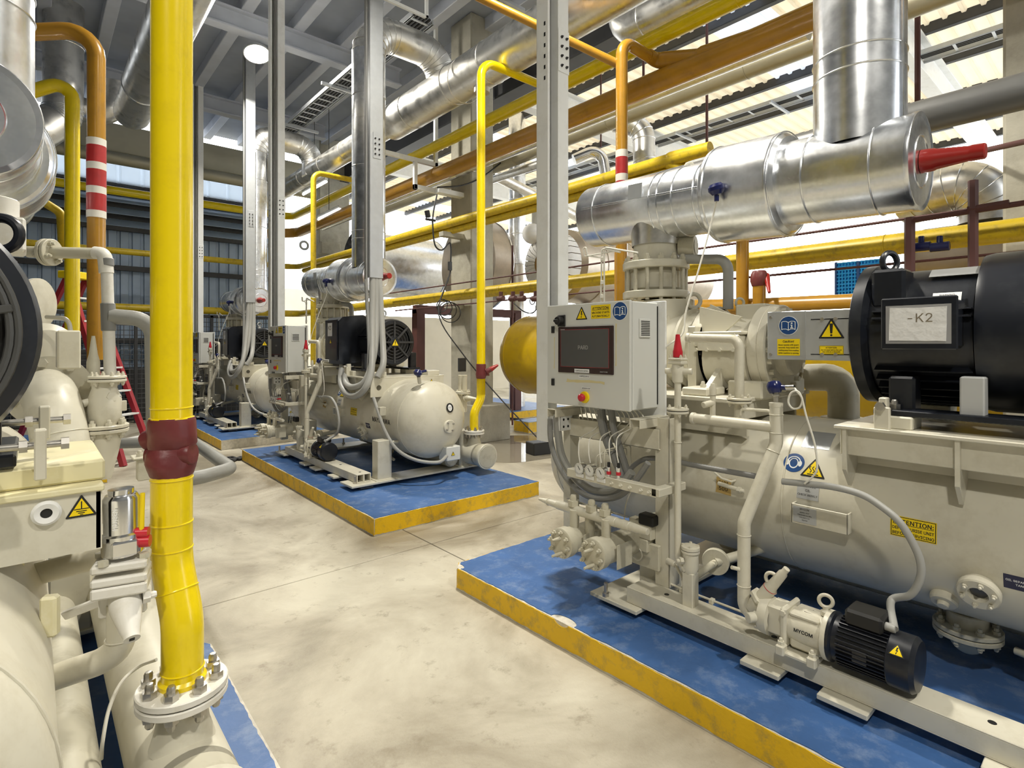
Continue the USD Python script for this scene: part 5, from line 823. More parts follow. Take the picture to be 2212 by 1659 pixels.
ml = thing('electric_motor', 'black motor end with curved grille ribs cut by the left edge of the picture', 'motor', (-.33, 1.9, 1.3)); mc = vec(-.325, 1.80, 1.63)
part(ml, 'cowl', lathe([(.29, .0), (.335, -.01), (.345, -.04), (.345, -.12), (.30, -.13), (.28, -.5)], mc, -Y_, 72), 'motor_black'); part(ml, 'cowl_face', lathe([(.29, .0), (.27, -.03), (0, -.03)], mc, -Y_, 60), 'black'); part(ml, 'grille_ring', J([ring(mc + vec(0, -.004, 0), Y_, r, .009, 60, 8) for r in (.285, .2, .12)] + [obox(mc + vec(.15 * math.cos(a), -.004, .15 * math.sin(a)), (.145, .012, .010), (math.cos(a), 0, math.sin(a)), (0, 1, 0), .003) for a in np.arange(8) * math.pi / 4 + .2]), 'charcoal_grey', 'dark grey grille ribs'); part(ml, 'rim_wear', ring(mc + vec(0, -.006, 0), Y_, .30, .008, 60, 8), 'charcoal_grey'); part(ml, 'foot', bx(-.25, -.03, 1.83, 2.2, 1.295, 1.33, .006), 'motor_black'); part(ml, 'foot_web', bx(-.1, -.06, 1.9, 1.96, 1.3, 1.45, .006), 'motor_black'); part(ml, 'eye_boss', bx(-.33, -.12, 1.98, 2.14, 1.75, 1.92, .01), 'motor_black')  # grille ribs and rim ring are a lighter grey than the cowl
eye_ring(ml, at(2, 505, D=1.5), 1.2, d=unit(vec(.5, 1, 0)))
el = thing('discharge_elbow', 'large glossy cream elbow with a bolted flange left of the yellow riser', 'pipe', (.1, 2.9, 1.2)); e0 = at(112, 850, D=2.75)
part(el, 'elbow', pipe([e0 + vec(-.04, .35, .02), e0 + vec(.0, .0, .0), e0 + vec(.07, -.14, -.5)], .115, .26, 36), 'cream'); part(el, 'flange', lathe([(.08, 0), (.18, 0), (.185, .005), (.185, .03), (.08, .03)], e0 + vec(0, .16, .0), -unit(vec(.15, 1, 0)), 48), 'cream'); bolts(el, circle_pts(e0 + vec(-.004, .13, 0), -unit(vec(.15, 1, 0)), .153, 8, .2), -unit(vec(.15, 1, 0)), .024, 'cream', stud=0)
ef = fillet([e0 + vec(-.04, .35, .02), e0, e0 + vec(.07, -.14, -.5)], .26)
for f_ in (.12, .4): q = ef[-2] * (1 - f_) + ef[-1] * f_; part(el, 'weld_ring', ring(q, ef[-1] - ef[-2], .1155, .003, 36, 6), 'cream')
part(el, 'thermo_pocket', cyl(e0 + vec(.12, .0, -.06), e0 + vec(.27, .03, -.02), .02), 'cream')
lc = thing('compressor_end', 'cream compressor housing and spindle piece just right of the left motor', 'compressor', (.0, 3.3, 1.5)); part(lc, 'bearing_cover', lathe([(0, .2), (.12, .19), (.16, .1), (.16, 0)], at(85, 760, D=3.1), vec(.2, -1, 0), 36), 'cream'); part(lc, 'side_block', J(bx(*sorted((at(110, 800, D=3.0)[0], at(150, 800, D=3.0)[0])), 2.9, 3.1, 1.5, 1.66, .006)), 'cream'); part(lc, 'oil_tube', pipe([at(100, 685, D=2.9), at(148, 687, D=2.9), at(153, 720, D=2.9), at(154, 790, D=2.9)], .011, .05, 10), 'cream'); part(lc, 'side_flange', lathe([(0, 0), (.135, 0), (.145, .01), (.145, .03), (0, .05)], at(74, 655, D=3.2), vec(.75, -.5, 0), 36), 'cream'); part(lc, 'cast_top', J(bx(-.26, -.02, 3.0, 3.2, 1.98, 2.12, .01), bx(-.2, -.1, 3.05, 3.15, 1.8, 2.0, .01), cyl((-.14, 3.1, 2.1), (-.14, 3.1, 2.2), .1)), 'white_flange')
lv = thing('vent_pipe', 'white and grey painted T pipe with a bolted joint, left foreground', 'pipe', at(234, 750, D=3.0)); V = lambda px, py, D=3.0: at(px, py, D=D)
part(lv, 'white_pipe', cyl(V(230, 556), V(238, 812), .0285, n=24), 'white_flange'); part(lv, 'elbow', pipe([V(205, 546), V(226, 548), V(230, 590)], .0345, .05, 20), 'white_flange'); part(lv, 'primer_patch', cyl(V(231, 558), V(231.5, 575), .0325, n=24), 'rubber_grey', 'bare dark patch'); part(lv, 'grey_tee', cyl(V(233, 655), V(235, 715), .0345, n=24), 'rubber_grey', 'grey painted T piece'); part(lv, 'cross_pipe', cyl(V(60, 544), V(222, 548), .031, n=20), 'cream_dull')
flange(lv, V(106, 545), unit(V(222, 548) - V(60, 544)), .073, .022, 4, .015, 'cream_dull', bolt_mat='cream_dull', a0=.5)
tE = V(236, 683); part(lv, 'grey_arm', pipe([tE, V(330, 690, 3.1), V(335, 1040, 3.3), at(420, 1035, D=3.28), vec(.97, 3.88, .8), vec(1.0, 5.2, .8), vec(.3, 5.6, .8)], .042, .12, 22), 'pipe_grey', 'long grey bent pipe')
gv = thing('shutoff_valve', 'cream globe valve with bolted flanges standing left of the yellow riser', 'valve', V(232, 900, 2.9)); Vg = lambda px, py: at(px, py, D=2.9)
flange(gv, Vg(232, 818), Z_, .085, .016, 6, .011, 'cream', bolt_mat='cream'); flange(gv, Vg(222, 925), Z_, .115, .02, 8, .0165, 'cream', bolt_mat='cream'); part(gv, 'body', lathe([(.06, .24), (.055, .2), (.075, .14), (.075, .05), (.06, 0)], Vg(226, 920), Z_, 28), 'cream'); part(gv, 'bonnet', J(lathe([(.06, 0), (.06, .02), (.03, .025), (.026, .06), (0, .062)], Vg(232, 858), unit(vec(.3, -1, .1)), 6)), 'cream'); bolts(gv, circle_pts(Vg(232, 858) + unit(vec(.3, -1, .1)) * .02, unit(vec(.3, -1, .1)), .045, 6), unit(vec(.3, -1, .1)), .009, 'steel_bolt'); part(gv, 'bracket', J(obox(Vg(210, 880), (.13, .006, .028), (1, .1, 0), (0, 1, 0)), obox(Vg(190, 930) + vec(0, .05, 0), (.05, .006, .09), (1, .1, 0), (0, 1, 0))), 'cream'); part(gv, 'reducer', lathe([(.0, -.24), (.04, -.24), (.072, -.1), (.085, -.02), (.085, 0)], Vg(221, 935), Z_, 28), 'cream'); part(gv, 'hand_pocket', J(lathe([(0, -.02), (.03, -.01), (.03, .14), (.02, .18), (.008, .28), (0, .28)], Vg(205, 840) + vec(0, .1, 0), Z_, 16)), 'cream')
lw = thing('level_switch', 'shiny cylindrical level switch on a cream flanged block at the left tank', 'level switch', (.1, 1.75, .8)); Lq = lambda px, py: at(px, py, D=1.5)
t0, t1 = Lq(265, 1195), Lq(261, 1050); part(lw, 'coil_housing', J(lathe([(0, 0), (.046, 0), (.048, .004), (.048, .055), (.042, .06)], t0, t1 - t0, 32), lathe([(.042, .058), (.0425, .15), (.036, .162), (.03, .163), (.03, .176), (.0, .178)], t0, t1 - t0, 32)), 'chrome', 'polished cylinder'); part(lw, 'cover_lid', J(bx(t0[0] - .03, t0[0] + .03, t0[1] - .052, t0[1] - .04, t0[2] + .005, t0[2] + .045, .006)), 'chrome')
stick(lw, 'embossed_lettering', [('l', J(text_flat('HANSEN', .010, 0, 0, 0, .0006, True)), 'white')], lambda m: orient(m, t0 + vec(-.022, -.044, .105), (0, .0, 1), (-.8, .3, 0)))
part(lw, 'orange_cap', J(lathe([(0, 0), (.015, 0), (.015, .03), (0, .03)], Lq(294, 1152), vec(.9, -.4, 0), 20), lathe([(0, 0), (.016, 0), (.016, .03), (0, .03)], Lq(297, 1170), vec(.9, -.4, 0), 20)), 'red_plastic', 'pinkish-red plugs'); part(lw, 'yellow_strip', cyl(Lq(308, 1065), Lq(306, 1145), .006), 'sign_yellow')
for py, hh in ((1212, .022), (1240, .022), (1262, .03)): c = Lq(264, py); part(lw, 'block_flange', obox(c, (.062, .055, hh / 2), (1, -.25, 0), (0, 1, 0), .005), 'white_flange')
bolts(lw, [Lq(264, 1212) + vec(sx * .045, sy * .04, .01) for sx in (-1, 1) for sy in (-1, 1)], Z_, .013, 'cream_dull', stud=0); part(lw, 'front_plate', obox(Lq(266, 1285), (.055, .01, .055), (1, -.3, 0), (.3, 1, 0), .006), 'white_flange'); bolts(lw, [Lq(px, py) - vec(0, .012, 0) for px, py in ((238, 1268), (292, 1257), (238, 1310))], vec(-.1, -1, 0), .012, 'white_flange', stud=0)
n0 = Lq(268, 1285); nd = unit(vec(.05, -.75, -.62)); part(lw, 'nozzle_cap', lathe([(0, 0), (.036, 0), (.038, .01), (.038, .04), (.022, .11), (.019, .12), (.019, .13), (0, .13)], n0, nd, 24), 'white_flange', 'cream conical cap'); part(lw, 'square_hole', obox(n0 + nd * .1305, (.006, .006, .001), (1, 0, 0), (0, .6, -.75)), 'black'); part(lw, 'side_arm', obox((Lq(215, 1300) + Lq(150, 1325)) / 2, (.06, .008, .012), Lq(215, 1300) - Lq(150, 1325), (0, 1, 0)), 'white_flange'); part(lw, 'side_nut', bolt(Lq(308, 1290), X_, .017), 'white_flange')
part(lw, 'elbow_pipe', pipe([Lq(262, 1300), Lq(262, 1400), Lq(215, 1430), Lq(120, 1462)], .034, .07, 24), 'cream'); part(lw, 'weld_ring', ring(Lq(260, 1378), vec(0, 0, 1), .0345, .003, 24, 6), 'cream'); part(lw, 'cross_pipe', pipe([Lq(130, 1280) + vec(-.05, .2, 0), Lq(200, 1258) + vec(0, .2, 0), Lq(245, 1235) + vec(.02, .2, 0)], .032, .08, 18), 'cream')
part(lw, 'tank_lug', obox(Lq(40, 1220), (.012, .012, .02), (1, 0, 0), (0, 1, 0)), 'cream_pad'); part(lw, 'tank_lug', obox(at(108, 1330, D=1.35), (.018, .014, .05), (1, -.5, 0), (0, 1, 0), .006), 'cream_pad')
solo('thin_cable', 'thin pale cable curving over the dark gap at the bottom left', 'cable', hose([at(338, 1425, D=1.75), at(300, 1440, D=1.75), at(262, 1475, D=1.7), at(236, 1530, D=1.65), at(222, 1600, D=1.6), at(219, 1640, D=1.6)], .0055, 8), 'cable_white')
ub = solo('support_bracket', 'cream bolted steel block left of the wrapped red-brown valve', 'bracket', [bx(.36, .52, 3.0, 3.06, .98, 1.08, .004), bx(.42, .46, 3.01, 3.05, .13, 1.0, .003), bx(.34, .54, 2.98, 3.08, 1.08, 1.09, .003), bolt((.37, 3.02, 1.09), Z_, .014), bolt((.5, 3.02, 1.09), Z_, .014)], 'cream_dull')
# ------------------------------------------------------------------ headers along the hall, turning left along the end wall
def header(name, label, pts, r, mat, bend=.3, rings=(), n=22, cat='pipe'):
    t = thing(name, label, cat, pts[0]); part(t, 'pipe', pipe(pts, r, bend, n), mat)
    for q, d in rings: part(t, 'weld_ring', ring(q, d, r + .001, r * .04, 24, 6), mat)
    return t
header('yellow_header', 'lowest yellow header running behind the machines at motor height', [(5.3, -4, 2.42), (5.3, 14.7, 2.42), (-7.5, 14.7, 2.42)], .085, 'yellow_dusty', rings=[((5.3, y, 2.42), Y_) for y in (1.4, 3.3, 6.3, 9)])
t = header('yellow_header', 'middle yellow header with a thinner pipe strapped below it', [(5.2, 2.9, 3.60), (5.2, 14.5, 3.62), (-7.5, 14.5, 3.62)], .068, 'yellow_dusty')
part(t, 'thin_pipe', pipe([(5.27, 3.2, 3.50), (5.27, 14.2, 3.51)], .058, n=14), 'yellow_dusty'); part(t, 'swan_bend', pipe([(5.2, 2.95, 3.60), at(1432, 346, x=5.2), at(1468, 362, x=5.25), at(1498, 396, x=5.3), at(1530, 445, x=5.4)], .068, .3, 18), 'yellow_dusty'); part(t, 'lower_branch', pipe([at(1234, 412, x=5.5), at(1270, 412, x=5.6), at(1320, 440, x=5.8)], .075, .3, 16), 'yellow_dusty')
header('yellow_header', 'upper yellow header joined by the arched risers', [(5.0, -2, 4.86), (5.0, 14.3, 4.86), (-7.5, 14.3, 4.86)], .088, 'yellow', rings=[((5.0, y, 4.86), Y_) for y in (2.5, 6.2, 8.4)])
t = header('brown_header', 'thick ochre-brown header below the upper yellow one', [(5.0, -2, 4.38), (5.0, 13.9, 4.40), (4.2, 14.1, 4.3)], .115, 'ochre', rings=[((5.0, 7.6, 4.4), Y_)])
t = header('brown_header', 'ochre pipe crossing from the top centre down to the brown riser', [at(1030, -8, D=5.5), at(1338, 140, D=5.5)], .042, 'ochre')
t = header('brown_header', 'ochre-brown pipe running low behind the coupling guard', [at(1315, 668, x=5.0), at(1655, 664, x=5.0), at(2300, 640, x=5.0)], .085, 'ochre')
for px, w, l in ((1337, 'ochre pipe dropping behind the white gauge lines', .05), (1604, 'ochre pipe standing behind the grey bypass pipe', .055), (1640, 'short ochre pipe below the red-brown hanging valve', .055)):
    a, b = at(px, 545 if px < 1600 else (500 if px == 1604 else 600), x=4.9), at(px, 668, x=4.9); t = header('brown_pipe', w, [a, b], l, 'ochre')
    if px == 1640:
        part(t, 'valve_body', lathe([(0, -.02), (.06, -.015), (.075, .03), (.07, .09), (.055, .12), (0, .12)], a - vec(0, 0, .06), Z_, 20), 'oxide_red', 'red-brown valve'); part(t, 'valve_lever', J(cyl(a + vec(.03, -.05, .02), at(1662, 632, x=4.8), .028, .012)), 'red_handle')
dh = thing('header_duct', 'large silver header duct running high along the hall', 'duct', (4.36, 3, 5.15)); HX, HZ = 4.36, 5.16
part(dh, 'duct_jacket', lathe([(0, 0), (.2, .01), (.262, .06), (.262, 11.5)], (HX, 8.0, HZ), -Y_, 48), 'aluminium_dull'); part(dh, 'narrow_jacket', lathe([(.19, 0), (.19, 6.4)], (HX, 7.98, HZ), Y_, 40), 'aluminium_dull')
for y in (7.3, 6.2, 5.4, 4.2, 3.0): part(dh, 'bead', ring((HX, y, HZ), Y_, .264, .006, 44, 6), 'aluminium_dull')
for y in (8.6, 9.6, 10.6, 11.7, 12.8): part(dh, 'bead', ring((HX, y, HZ), Y_, .192, .005, 36, 6), 'aluminium_dull')
part(dh, 'drain_band', J(ring((HX, 5.95, HZ - .03), unit(vec(0, 1, .3)), .285, .006, 40), lathe([(.12, .0), (.1, .32), (0, .33)], (HX, 5.6, HZ), -Z_, 24)), 'aluminium_dull')
h2 = thing('header_duct', 'second silver duct high above the brown elbow', 'duct', at(1400, 40, x=5.5)); q = at(1395, 45, x=5.5); part(h2, 'duct_jacket', cyl(q, (5.5, .9, q[2]), .2, n=36), 'aluminium_dull'); part(h2, 'bend', pipe([q + vec(0, -.1, 0), q + vec(0, .3, 0), q + vec(.0, .35, .9)], .2, .3, 30), 'aluminium_dull'); part(h2, 'bead', ring(q, Y_, .203, .008), 'aluminium_dull')
header('grey_pipe', 'beige lagged pipe sloping under the thick brown header', [(6.2, -2, 4.78), (6.2, 13, 4.78)], .12, 'olive_duct', rings=[((6.2, y, 4.78), Y_) for y in (1, 3, 5, 7)]); header('grey_pipe', 'silver lagged pipe close below the thick brown header', [(5.29, 2, 4.45), (5.29, 13, 4.45)], .09, 'aluminium_dull', rings=[((5.29, y, 4.45), Y_) for y in (3, 5, 7, 9)])
header('grey_pipe', 'dark grey pipe passing behind the strainer towards the right edge', [(4.6, -3, 3.15), (4.6, 3.7, 3.17)], .112, 'dark_pipe')
header('grey_pipe', 'slim brown rod pointing from the red spindle cap to the right edge', [at(2110, 329, D=4.2), at(2240, 300, D=3.6)], .02, 'rust_steel')
header('grey_pipe', 'pale lagged pipe crossing the bright gap right of the slender yellow riser', [at(1062, 375, x=7.5), at(1250, 470, x=10.5)], .12, 'aluminium_dull')
header('grey_pipe', 'silver pipe above the bright gap left of the white cable post', [at(1065, 388, x=6.6), at(1180, 350, x=6.2)], .07, 'aluminium_dull')
# hangers and brackets
hb = thing('pipe_hanger', 'pale steel hanger frame holding the yellow and brown headers', 'pipe hanger', (4.5, 7.9, 4.3)); a = at(925, 345, x=5.02); yy = a[1]
part(hb, 'drop_rod', bx(5.14, 5.2, yy - .03, yy + .03, 4.62, 7.1, .004), 'post_white'); part(hb, 'cross_bar', bx(3.95, 5.2, yy - .03, yy + .03, 4.62, 4.69, .004), 'post_white'); part(hb, 'drop_rod', bx(3.95, 4.01, yy - .03, yy + .03, 4.62, 7.1, .004), 'post_white')
part(hb, 'lower_frame', J(bx(4.72, 4.78, yy - .06, yy, 4.16, 4.62, .004), bx(4.72, 5.6, yy - .06, yy, 4.16, 4.24, .004)), 'post_white')
for z, x0 in ((4.16, 5.0), (3.46, 5.08), (2.28, 5.18)): part(cm, 'pipe_arm', bx(x0, 5.52, 7.55, 7.68, z - .07, z + .01, .004), 'concrete_column' if z < 4 else 'post_white', 'steel bracket arm')
solo('pipe_hanger', 'pale hanger rod near the top centre between two ducts', 'pipe hanger', [bx(3.9, 3.94, 6.2, 6.24, 5.9, 7.1, .003), bx(3.2, 3.94, 6.2, 6.24, 5.9, 5.94, .003)], 'post_white')
def tray(label, x0, x1, y0, y1, z, step=.3):
    t = thing('cable_tray', label, 'cable tray', (x0, y0, z))
    for x in (x0, x1): part(t, 'side_rail', J(bx(x - .01, x + .01, y0, y1, z, z + .08, .002), bx(x - .02, x + .02, y0, y1, z, z + .008, .002)), 'galvanised')
    y = y0 + .1
    while y < y1: part(t, 'rung', bx(x0, x1, y - .02, y + .02, z + .02, z + .035, .002), 'galvanised'); y += step
    for i in range(5): part(t, 'cable', pipe([(x0 + .05 + .055 * i, y0, z + .05), (x0 + .05 + .055 * i, y1, z + .05)], .02, n=6), 'cable_black')
    for k in range(int((y1 - y0) // 2.2) + 1): part(t, 'support', bx(x0 - .2, x1 + .3, y0 + .4 + 2.2 * k, y0 + .45 + 2.2 * k, z - .05, z, .003), 'galvanised')
    return t
tray('ladder cable tray hanging below the ceiling near the floodlight', 3.88, 4.2, 6.5, 14, 6.05, .25); tray('ladder cable tray at the top centre beside the goose-neck duct', 4.2, 5.0, 1.0, 6.0, 6.4, .4); tray('light ladder tray running along the canopy roof on the right', 11.55, 11.95, -2, 13, 6.6, .5)
# yard side: vessels, ducts, tank
yt = thing('receiver_tank', 'large yellow tank with a domed end behind the control cabinet', 'tank', (6.85, 4, 1.42)); part(yt, 'shell', lathe([(.7, 0), (.7, 6.9)], (6.85, .4, 1.42), Y_, 64), 'tank_yellow'); part(yt, 'dome', dished((6.85, 7.3, 1.42), Y_, .7, .42, 56), 'tank_yellow'); part(yt, 'dome', dished((6.85, .4, 1.42), -Y_, .7, .42, 40), 'tank_yellow'); part(yt, 'weld_seam', ring((6.85, 7.3, 1.42), Y_, .7, .006, 56), 'tank_yellow')
part(yt, 'manhole', lathe([(.2, 0), (.2, .12), (.26, .12), (.26, .18), (0, .19)], (6.8, 6.8, 2.1), Z_, 28), 'dark_steel', 'dark manhole lid')
for y in (1.5, 5.6): part(yt, 'saddle', bx(6.5, 7.2, y - .1, y + .1, 0, .85), 'rust_steel')
v1 = thing('insulated_vessel', 'big lagged vessel with a fan-folded white end right behind the white cable post', 'vessel', (7.4, 7.5, 3.1)); vx = at(1181, 570, y=7.6); part(v1, 'jacket', lathe([(.6, .28), (.72, .4), (.72, 5)], vx, X_, 56), 'aluminium_old')
for k in range(28):
    a0 = 2 * math.pi * k / 28; part(v1, 'folded_gore', lathe([(.63, .3), (.63, .05), (.56, -.06), (.4, -.12), (.24, -.10)], vx + vec(.0, 0, 0), X_, 4, a0, a0 + .2), 'insulation_white')
part(v1, 'tan_core', lathe([(0, -.08), (.245, -.09), (.245, .05)], vx, X_, 28), 'insulation_tan', 'tan insulation core')
for x in (1.0, 2.0, 3.0): part(v1, 'band', ring(vx + X_ * x, X_, .723, .012, 44), 'aluminium_old')
part(v1, 'leg', cyl(vx + vec(1.2, 0, -.6), vec(vx[0] + 1.2, vx[1], 0), .1), 'rust_steel'); part(v1, 'leg', cyl(vx + vec(3.6, 0, -.6), vec(vx[0] + 3.6, vx[1], 0), .1), 'rust_steel'); part(v1, 'plain_back', lathe([(0, .06), (.62, .06)], vx, X_, 36), 'insulation_white')
v2 = thing('insulated_vessel', 'silver vessel with a rounded end behind the round end of the middle strainer', 'vessel', (6, 10.6, 3)); q = at(930, 585, y=13.0); part(v2, 'jacket', lathe([(.81, 0), (.81, 2.2)], q - vec(2.2, 0, 0), X_, 48), 'aluminium'); part(v2, 'rounded_end', dished(q, X_, .81, .26, 44), 'aluminium'); part(v2, 'bead', ring(q, X_, .812, .014, 44), 'aluminium'); part(v2, 'leg', cyl(q - vec(1.6, 0, .5), vec(q[0] - 1.6, q[1], 0), .07), 'galvanised'); part(v2, 'leg', cyl(q - vec(.3, 0, .5), vec(q[0] - .3, q[1], 0), .07), 'galvanised')
v3 = thing('insulated_vessel', 'tarnished round vessel end showing right of the slender yellow riser', 'vessel', (7, 9.2, 3)); q = at(1045, 575, y=10.4); part(v3, 'jacket', lathe([(0, 0), (1.05, 0), (1.05, .5)], q - vec(.5, 0, 0), X_, 52), 'aluminium_old'); part(v3, 'rounded_end', dished(q, X_, 1.05, .22, 48), 'aluminium_old'); part(v3, 'rim', ring(q + X_ * .02, X_, 1.055, .02, 52), 'chrome'); part(v3, 'leg', cyl(q - vec(.3, 0, .8), vec(q[0] - .3, q[1], .16), .09), 'rust_steel')
for k, (px, r, z0) in enumerate(((1011, .075, 2.05), (1026, .05, .6))):
    c = at(px, 500, x=6.1); solo('silver_pipe', ('wider silver pipe standing behind the concrete column', 'thinner silver pipe standing just left of the slender yellow riser')[k], 'pipe', [cyl((c[0], c[1], z0), (c[0], c[1], 7.0), r, n=20)] + [ring((c[0], c[1], z), Z_, r + .002, .006, 20, 6) for z in (2.6, 3.4, 4.4)], 'chrome')
sv = thing('silver_duct', 'bright silver duct standing in the yard seen left of the white cable post', 'duct', at(1117, 580, D=13)); c = at(1117, 572, D=13); part(sv, 'duct_jacket', cyl(c, vec(c[0], c[1], 7.0), .2, n=28), 'aluminium'); part(sv, 'lower_jacket', cyl(vec(c[0], c[1], 0), c, .19, n=28), 'aluminium_dull')
for z in (4.2, 5.0): part(sv, 'bead', ring((c[0], c[1], z), Z_, .203, .008, 28, 6), 'aluminium')
iv = thing('white_valve', 'white insulated valve with a small red cap near the white cable post', 'valve', at(1160, 480, D=11)); c = at(1168, 490, D=11); part(iv, 'jacket', cyl(c - vec(0, 0, .25), c + vec(0, 0, .35), .18, n=24), 'insulation_white'); part(iv, 'round_head', J(trimesh.creation.icosphere(2, .2)).apply_translation(at(1150, 505, D=10.8)), 'insulation_white'); part(iv, 'red_cap', cyl(at(1166, 462, D=10.9), at(1166, 446, D=10.9), .035, .02), 'red_plastic')
part(iv, 'stem', cyl(c - vec(0, 0, .3), vec(c[0], c[1], 2.9), .09), 'insulation_white')
ed = thing('elbow_duct', 'shiny segmented elbow duct at the right edge below the red spindle cap', 'duct', at(2140, 440, D=6)); P = [at(1960, 440, D=6.6), at(2020, 418, D=6.3), at(2078, 402, D=6.1), at(2116, 416, D=6.0), at(2130, 445, D=6.0), at(2132, 480, D=6.0)]; part(ed, 'duct_jacket', sweep(spline(P, 6), .26, 28), 'aluminium_dull')
sp5 = spline(P, 6)
for i in range(3, len(sp5) - 2, 3): part(ed, 'gore_seam', ring(sp5[i], unit(sp5[i + 1] - sp5[i - 1]), .262, .006, 30, 6), 'chrome')
vd = thing('drop_duct', 'lagged duct dropping in an elbow behind the striped brown riser', 'duct', at(1395, 330, D=8.5)); P = [at(1330, 262, D=8.6), at(1390, 275, D=8.5), at(1392, 360, D=8.5), at(1450, 405, D=8.4)]; part(vd, 'duct_jacket', pipe(P, .17, .28, 26), 'aluminium_dull'); f5 = fillet(P, .28); part(vd, 'hanger', cyl(P[1], vec(P[1][0], P[1][1], 7.12), .02, n=8), 'rust_steel')
for i in range(1, len(f5) - 1, 2): part(vd, 'gore_seam', ring(f5[i], unit(f5[i + 1] - f5[i - 1]), .172, .005, 28, 6), 'chrome')
header('silver_pipe', 'small silver elbow duct left of the striped brown riser', [at(1240, 345, D=10), at(1298, 318, D=10), at(1312, 400, D=10)], .1, 'chrome', .2); q = at(1298, 318, D=10); part('/World/silver_pipe_002', 'hanger', cyl(q, vec(q[0], q[1], 7.12), .015, n=8), 'rust_steel')
solo('silver_tank', 'long tarnished silver vessel behind the nearest motor', 'vessel', [lathe([(.42, 0), (.42, 4.2)], (8.0, -2.5, 2.55), Y_, 40), dished((8.0, 1.7, 2.55), Y_, .42, .15, 36), cyl((8, -1, 2.3), (8, -1, 0), .1), cyl((8, 1.2, 2.3), (8, 1.2, 0), .1)], 'aluminium_old')
# rust-red yard steelwork, thin lines and valves along the low header
rs = thing('rust_frame', 'rust-brown steel stand at the right behind the nearest motor', 'steel frame', at(1966, 560, x=5.0)); F5 = lambda px, py, x=5.0: at(px, py, x=x)
for a, b, r in ((F5(1965, 600), F5(1965, 470), .035), (F5(1960, 478), F5(2240, 434), .02), (F5(2102, 600), F5(2102, 390), .03), (F5(2090, 455), F5(2180, 440), .03)): part(rs, 'bar', cyl(a, b, r, n=6, b=0), 'rust_steel')
rt = thing('rust_frame', 'rust-red steel portal behind the middle motor', 'steel frame', (5.5, 9.2, 0)); q = at(904, 700, x=5.6); part(rt, 'post', bx(q[0] - .09, q[0] + .09, q[1] - .09, q[1] + .09, 0, 2.3), 'rust_steel'); part(rt, 'lintel', bx(q[0] - .09, q[0] + 2.6, q[1] - .07, q[1] + .07, 2.2, 2.36), 'rust_steel'); part(rt, 'post', bx(q[0] + 2.4, q[0] + 2.58, q[1] - .09, q[1] + .09, 0, 2.3), 'rust_steel')
ll = thing('instrument_line', 'thin rust-dark lines with small valves strung along the low yellow header', 'pipe', (5.3, 5, 2.6)); X5 = 5.12
part(ll, 'upper_line', pipe([(X5, -2, 2.58), (X5, 9.5, 2.58)], .011, n=8), 'rust_steel'); part(ll, 'lower_line', pipe([(X5, -2, 2.24), (X5, 9.2, 2.24)], .010, n=8), 'rust_steel')
for px in (1082, 1108, 1127, 1157): c = at(px, 645, x=X5); part(ll, 'small_valve', J(cyl(c - vec(0, .06, .0), c + vec(0, .06, 0), .04), cyl(c, c + vec(0, 0, .1), .03)), 'rust_steel')
for px in (1990, 2030): c = at(px, 533, x=X5); part(ll, 'small_valve', J(cyl(c - vec(0, .06, .0), c + vec(0, .06, 0), .035), cyl(c, c + vec(0, 0, .08), .02)), 'sensor_blue')
part(ll, 'loose_wire', J(hose([at(1110, 655, x=5.2), at(1130, 672, x=5.2), at(1150, 676, x=5.2), at(1165, 660, x=5.2)], .008, 6), ring(at(1150, 650, x=5.2), X_, .05, .006, 18, 6)), 'cable_black'); part(ll, 'meter', J(cyl(at(1170, 640, x=5.2), at(1183, 640, x=5.2), .07), cyl(at(1162, 648, x=5.2), at(1162, 668, x=5.2), .03)), 'rubber_grey')
for k, (px, y0, y1) in enumerate(((1107, 530, 660), (1527, 200, 365), (1982, 30, 260))):
    a, b = at(px, y0, D=(11, 9, 6.0)[k]), at(px, y1, D=(11, 9, 6.0)[k]); b = vec(b[0], b[1], (0, b[2], b[2])[k]); a = vec(a[0], a[1], (a[2], 7.12, 7.12)[k]); solo('hanger_rod', ('thin rust-brown rod in the bright yard gap', 'thin rust-brown rod hanging from the canopy above the strainer', 'dark red rod hanging right of the broad shiny duct')[k], 'rod', cyl(a, b, (.02, .022, .028)[k], n=8), 'rust_steel')
bc = thing('black_cable', 'black cables tied to the concrete column and slanting to the floor', 'cable', (5.5, 7.3, 2)); Q = lambda *ps, y=7.33: [at(px, py, y=y) for px, py in ps]
part(bc, 'cable', hose(Q((944, 420), (936, 460), (935, 490), (940, 530), (955, 540), (972, 525), (974, 560), (972, 590), (958, 630), (950, 650)), .012, 6), 'cable_black'); part(bc, 'cable', hose([at(968, 600, y=7.3), at(948, 680, y=7.2), at(1000, 765, y=6.6), at(1080, 860, y=5.9), at(1165, 950, y=5.3)], .010, 6), 'cable_black'); part(bc, 'junction', J(obox(at(972, 575, y=7.31), (.03, .02, .07), (1, 0, 0), (0, 1, 0)), obox(at(930, 475, y=7.31), (.09, .015, .015), (1, 0, 0), (0, 1, 0)), cyl(at(925, 470, y=7.31), at(922, 455, y=7.31), .04)), 'cable_black'); part(bc, 'cable_knot', J([ring(at(955 + 6 * k, 660 + 5 * k, y=7.31), vec(.3 * k, 1, .2), .10 + .02 * k, .008, 22, 5) for k in range(4)]), 'cable_black'); part(bc, 'cable', hose([at(945, 405, y=7.33), at(1000, 400, y=7.33), at(1045, 380, y=7.3), at(1090, 345, y=7.3)], .014, 6), 'cable_black')
part(bc, 'wall_box', obox(at(998, 788, y=7.33), (.07, .02, .11), (1, 0, 0), (0, 1, 0)), 'dark_steel')
